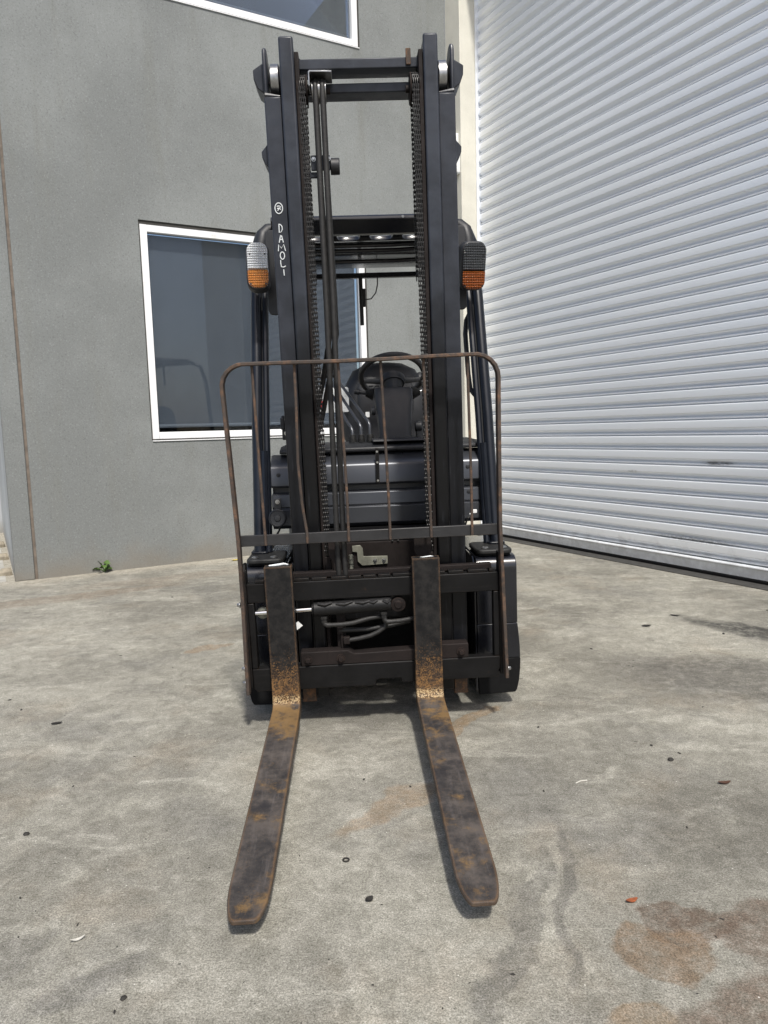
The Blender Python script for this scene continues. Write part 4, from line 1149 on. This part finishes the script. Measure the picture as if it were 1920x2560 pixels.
# ---- forks
ZF = 0.120
def fork(xc, xt, dz, lab):
    hw_ = 0.0495
    prof_f = [(-0.0005, 0.640), (-0.040, 0.638), (-0.0405, 0.150), (-0.043, 0.136), (-0.050, 0.126), (-0.062, ZF), (-0.40, ZF - 0.001), (-0.80, ZF - 0.001), (-1.115, ZF - 0.002),
              (-1.118, ZF - 0.012), (-1.00, ZF - 0.020), (-0.60, ZF - 0.030), (-0.10, ZF - 0.038), (-0.03, ZF - 0.038), (-0.010, ZF - 0.030), (-0.0005, ZF - 0.010)]
    m = MB()
    L = []
    # sections along the length, width tapers at the tip
    stations = [(0.640, None)]
    vs, fs = [], []
    def halfw(y):
        if y > -0.985:
            return hw_
        u = min(1.0, (-y - 0.985) / 0.133)
        return hw_ * (0.44 + 0.56 * math.sqrt(max(0.0, 1 - u ** 2.1)))
    top = [(-0.040, 0.640), (-0.040, 0.46), (-0.040, 0.30), (-0.0402, 0.165), (-0.0412, 0.150), (-0.0440, 0.1375), (-0.0500, 0.1285), (-0.060, 0.1225), (-0.075, ZF)]
    bot = [(-0.0006, 0.640), (-0.0006, 0.46), (-0.0006, 0.30), (-0.0006, 0.150), (-0.0010, 0.135), (-0.0030, 0.115), (-0.010, 0.098), (-0.022, 0.087), (-0.045, 0.082)]
    ys = [-0.15, -0.30, -0.50, -0.70, -0.85, -0.93, -0.985, -1.005, -1.025, -1.045, -1.065, -1.082, -1.095, -1.105, -1.1115, -1.1155, -1.118]
    for y in ys:
        top.append((y, ZF - 0.0015 * (-y)))
        th = 0.037 - 0.026 * (-y - 0.1) / 1.02
        bot.append((y, ZF - 0.0015 * (-y) - th))
    n = len(top)
    for i in range(n):
        h_ = halfw(top[i][0])
        f_ = min(1.0, max(0.0, -top[i][0] / 1.1))
        cx = xc + (xt - xc) * f_
        (y0, z0), (y1, z1) = top[i], bot[i]
        vs += [(cx - h_, y0, z0 + dz), (cx + h_, y0, z0 + dz), (cx + h_, y1, z1 + dz), (cx - h_, y1, z1 + dz)]
    for i in range(n - 1):
        for k in range(4):
            l = (k + 1) % 4
            fs.append((4 * i + k, 4 * i + l, 4 * i + 4 + l, 4 * i + 4 + k))
    fs += [(0, 1, 2, 3), (4 * n - 4, 4 * n - 1, 4 * n - 2, 4 * n - 3)]
    m.add(vs, fs)
    f = P(m, 'fork', 'fork', mast=True, bevel=0.003, label=lab, smooth=30)
    P(MB().box(xc - 0.046, xc + 0.046, 0.001, 0.024, 0.584, 0.634), 'top_hook', 'greasy', f, mast=True, bevel=0.003)
    pv = MB().tube([(xc - 0.032, -0.018, 0.6405), (xc - 0.005, -0.020, 0.6425), (xc + 0.02, -0.012, 0.644), (xc + 0.036, -0.016, 0.6415)], [0.003, 0.0045, 0.004, 0.002], 8)
    P(pv, 'paint_dab', 'white_paint', f, mast=True)
fork(-0.3665, -0.3665, 0.0, 'rusty fork at the left of the carriage')
fork(0.1575, 0.1575, 0.005, 'rusty fork at the right of the carriage')

# ---- load backrest
path = [(-0.5035, 0.165), (-0.503, 0.30), (-0.4985, 0.55), (-0.4985, 0.74), (-0.506, 1.0), (-0.5145, 1.25)]
path += [(-0.4385 + 0.0765 * math.cos(R(a)), 1.268 + 0.0755 * math.sin(R(a))) for a in (172, 155, 138, 121, 104, 92)]
path += [(-0.30, 1.343), (-0.12, 1.341), (0.05, 1.342), (0.20, 1.345), (0.345, 1.3465)]
path += [(0.350 + 0.080 * math.cos(R(a)), 1.268 + 0.0785 * math.sin(R(a))) for a in (84, 66, 48, 30, 12, 0)]
path += [(0.4285, 1.10), (0.428, 0.75), (0.4355, 0.50), (0.4455, 0.175)]
br = MB().ribbon(path, 0.0125, -0.034, 0.004)
rest = P(br, 'load_backrest', 'rusty', mast=True, bevel=0.0025)
P(MB().box(-0.492, 0.4215, -0.016, -0.004, 0.713, 0.752), 'cross_bar', 'rest_bar', rest, mast=True, bevel=0.002)
for i, (xa, xb) in enumerate(((-0.411, -0.404), (-0.267, -0.257), (-0.118, -0.111), (0.027, 0.036), (0.174, 0.182), (0.325, 0.328))):
    bow = (0.0, -0.012, 0.003, 0.002, 0.0, 0.002)[i]
    pts = [(xa, -0.012, 1.338), (xa * 0.8 + xb * 0.2 + bow * 0.3, -0.014, 1.20), (xa * 0.5 + xb * 0.5 + bow, -0.017, 1.0), (xa * 0.2 + xb * 0.8 + bow * 0.8, -0.018, 0.86), (xb, -0.0205, 0.755), (xb, -0.0205, 0.716)]
    bar = P(MB().tube(pts, 0.0050, 8), 'rest_rod', 'rusty', rest, mast=True)
for s, bx_ in ((-1, -0.511), (1, 0.4515)):
    for z in (0.205, 0.26, 0.50) if s < 0 else (0.205,):
        P(MB().bolt((bx_, -0.01, z), axis=(s, 0, 0), r=0.007, h=0.009), 'bolt', 'bearing', rest, mast=True)

# ------------------------------------------------------------------ small things on the yard
def leaf_mesh(L, W, curl, n=5):
    m = MB()
    vs, fs = [], []
    for i in range(n + 1):
        u = i / n
        wv_ = W * math.sin(math.pi * min(1, 0.06 + u * 0.9)) ** 0.8
        z = curl * (u - 0.5) ** 2 * 4 + 0.003
        vs += [(L * (u - .5), -wv_ / 2, z + 0.1 * wv_), (L * (u - .5), 0, z), (L * (u - .5), wv_ / 2, z + 0.15 * wv_)]
    for i in range(n):
        fs += [(3 * i, 3 * i + 1, 3 * i + 4, 3 * i + 3), (3 * i + 1, 3 * i + 2, 3 * i + 5, 3 * i + 4)]
    m.add(vs, fs)
    top = len(m.v)
    m.add([(p.x, p.y, p.z - 0.0012) for p in m.v], [tuple(reversed(f)) for f in fs])
    return m
def drop(nm, mb, mat, x, y, rz, lab, cat, z=0.0, group=None):
    o = mb.build(nm, M[mat])
    o.location = (x, y, z)
    o.rotation_euler = (0, 0, rz)
    return tag(o, lab, cat, group)
def pebble(r, seed):
    rd = random.Random(seed)
    return MB().loft([(0, 0, -0.001, r * .7, r * .55, 2.5), (r * .05, 0, r * .25, r, r * .8, 2.3), (0, r * .1, r * .6, r * .8, r * .6, 2.1), (-r * .1, 0, r * .85, r * .35, r * .3, 2)], 9)
drop('leaf', leaf_mesh(0.040, 0.014, 0.005), 'brown_leaf', 1.014, 2.085, 0.1, 'curled dark brown leaf on the concrete at the right edge', 'leaf')
drop('leaf', leaf_mesh(0.030, 0.013, 0.004), 'orange_leaf', 0.548, 1.552, 0.3, 'orange leaf beside the brown stain', 'leaf')
drop('leaf', leaf_mesh(0.055, 0.016, 0.006), 'dark_bit', 1.641, 4.009, -0.5, 'narrow dark leaf on the concrete in front of the roller door', 'leaf')
drop('leaf', leaf_mesh(0.050, 0.026, 0.004), 'dark_bit', 1.408, 3.814, 0.1, 'flat oval dark leaf right of the forklift', 'leaf')
drop('leaf', leaf_mesh(0.040, 0.018, 0.003), 'dark_bit', -1.294, 2.692, 0.3, 'flat dark leaf on the concrete at the far left', 'leaf')
drop('leaf', leaf_mesh(0.075, 0.03, 0.008), 'yellow_leaf', -1.312, 6.22, 0.6, 'bright yellow leaf at the foot of the grey wall', 'leaf')
drop('leaf', leaf_mesh(0.022, 0.017, 0.003), 'dark_bit', -0.060, 1.583, 0.8, 'ragged dark leaf on the concrete between the fork tips', 'leaf')
drop('pebble', pebble(0.011, 1), 'dark_bit', 0.915, 2.247, 0.5, 'black pebble on the concrete right of the right fork', 'pebble')
drop('pebble', pebble(0.009, 2), 'dark_bit', -1.028, 1.908, 0.2, 'black pebble near the left edge of the yard', 'pebble')
drop('pebble', pebble(0.007, 3), 'dark_bit', -0.540, 1.304, 0.9, 'dark pebble in the left foreground', 'pebble')
drop('pebble', pebble(0.008, 4), 'dark_bit', 1.742, 3.634, 0.9, 'dark pebble on the painted shadow band at the far right', 'pebble')
drop('feather', leaf_mesh(0.030, 0.008, 0.006), 'pale_bit', -0.701, 1.473, 0.5, 'small white feather on the concrete at lower left', 'feather')
drop('twig', MB().tube([(-0.02, 0, 0.002), (0, 0.003, 0.003), (0.022, 0, 0.002)], 0.0018, 6), 'pale_bit', 0.586, 2.118, 0.4, 'pale broken twig right of the right fork', 'twig')
drop('washer', MB().tube([(0.0075 * math.cos(a * math.pi / 8), 0.0075 * math.sin(a * math.pi / 8), 0.0022) for a in range(16)], 0.0024, 6, closed=True), 'dark_bit', -0.123, 1.744, 0, 'small dark washer ring lying between the forks', 'washer')
# weed at the foot of the wall
wp = empty('weed', (-2.312, 5.872, 0), 'small green leafy weed growing at the foot of the grey wall', 'plant')
for k in range(9):
    a = k * 2.4 + 0.3
    r_ = 0.025 + 0.055 * ((k * 7) % 5) / 4
    h = 0.03 + 0.05 * ((k * 3) % 4) / 3
    p1 = Vector((r_ * math.cos(a), r_ * math.sin(a) * 0.6 - 0.03, h))
    MB().tube([(0, -0.02, 0), (p1.x * .5, p1.y * .5, h * .8), tuple(p1)], 0.003, 6).build('stem', M['leaf'], wp)
    lf = leaf_mesh(0.062, 0.046, -0.009)
    lf.build('leaf', M['leaf'], wp, Matrix.Translation(p1) @ Matrix.Rotation(a, 4, 'Z') @ Matrix.Rotation(R(-20 + 15 * (k % 3)), 4, 'Y') @ Matrix.Rotation(R(25), 4, 'X'))
# grit and leaf crumbs nobody would count
gb = MB()
rd = random.Random(5)
for k in range(380):
    d = 1.1 + 5.0 * rd.random() ** 1.6
    x = rd.uniform(-0.62, 0.60) * d * 1.02
    y = d
    if abs(x + 0.1) < 0.62 and 2.4 < y < 4.9:
        continue
    q = WD * 0 + Vector((x, y, 0))
    if q.dot(DD) < WT + 0.08 or q.dot(WD) > 4.3:
        continue
    L = rd.choice((0.0012, 0.0016, 0.002, 0.0026, 0.0034, 0.006)) * (0.75 + 0.22 * y)
    W = L * rd.uniform(0.25, 0.8)
    a = rd.uniform(0, 3.14)
    c, s = math.cos(a), math.sin(a)
    hgt = min(L, W) * 0.5
    ring_ = [(L * math.cos(t_), W * math.sin(t_) * rd.uniform(.6, 1.1)) for t_ in (0, 1.1, 2.2, 3.2, 4.3, 5.3)]
    vs = [(x + u * c - v * s, y + u * s + v * c, 0.0005) for u, v in ring_] + [(x + (u * c - v * s) * .6, y + (u * s + v * c) * .6, hgt) for u, v in ring_]
    gb.add(vs, [tuple(range(6, 12))] + [(i, (i + 1) % 6, 6 + (i + 1) % 6, 6 + i) for i in range(6)])
tag(gb.build('grit', M['dark_bit']), 'fine dark grit and leaf crumbs scattered over the concrete yard', 'grit', kind='stuff')
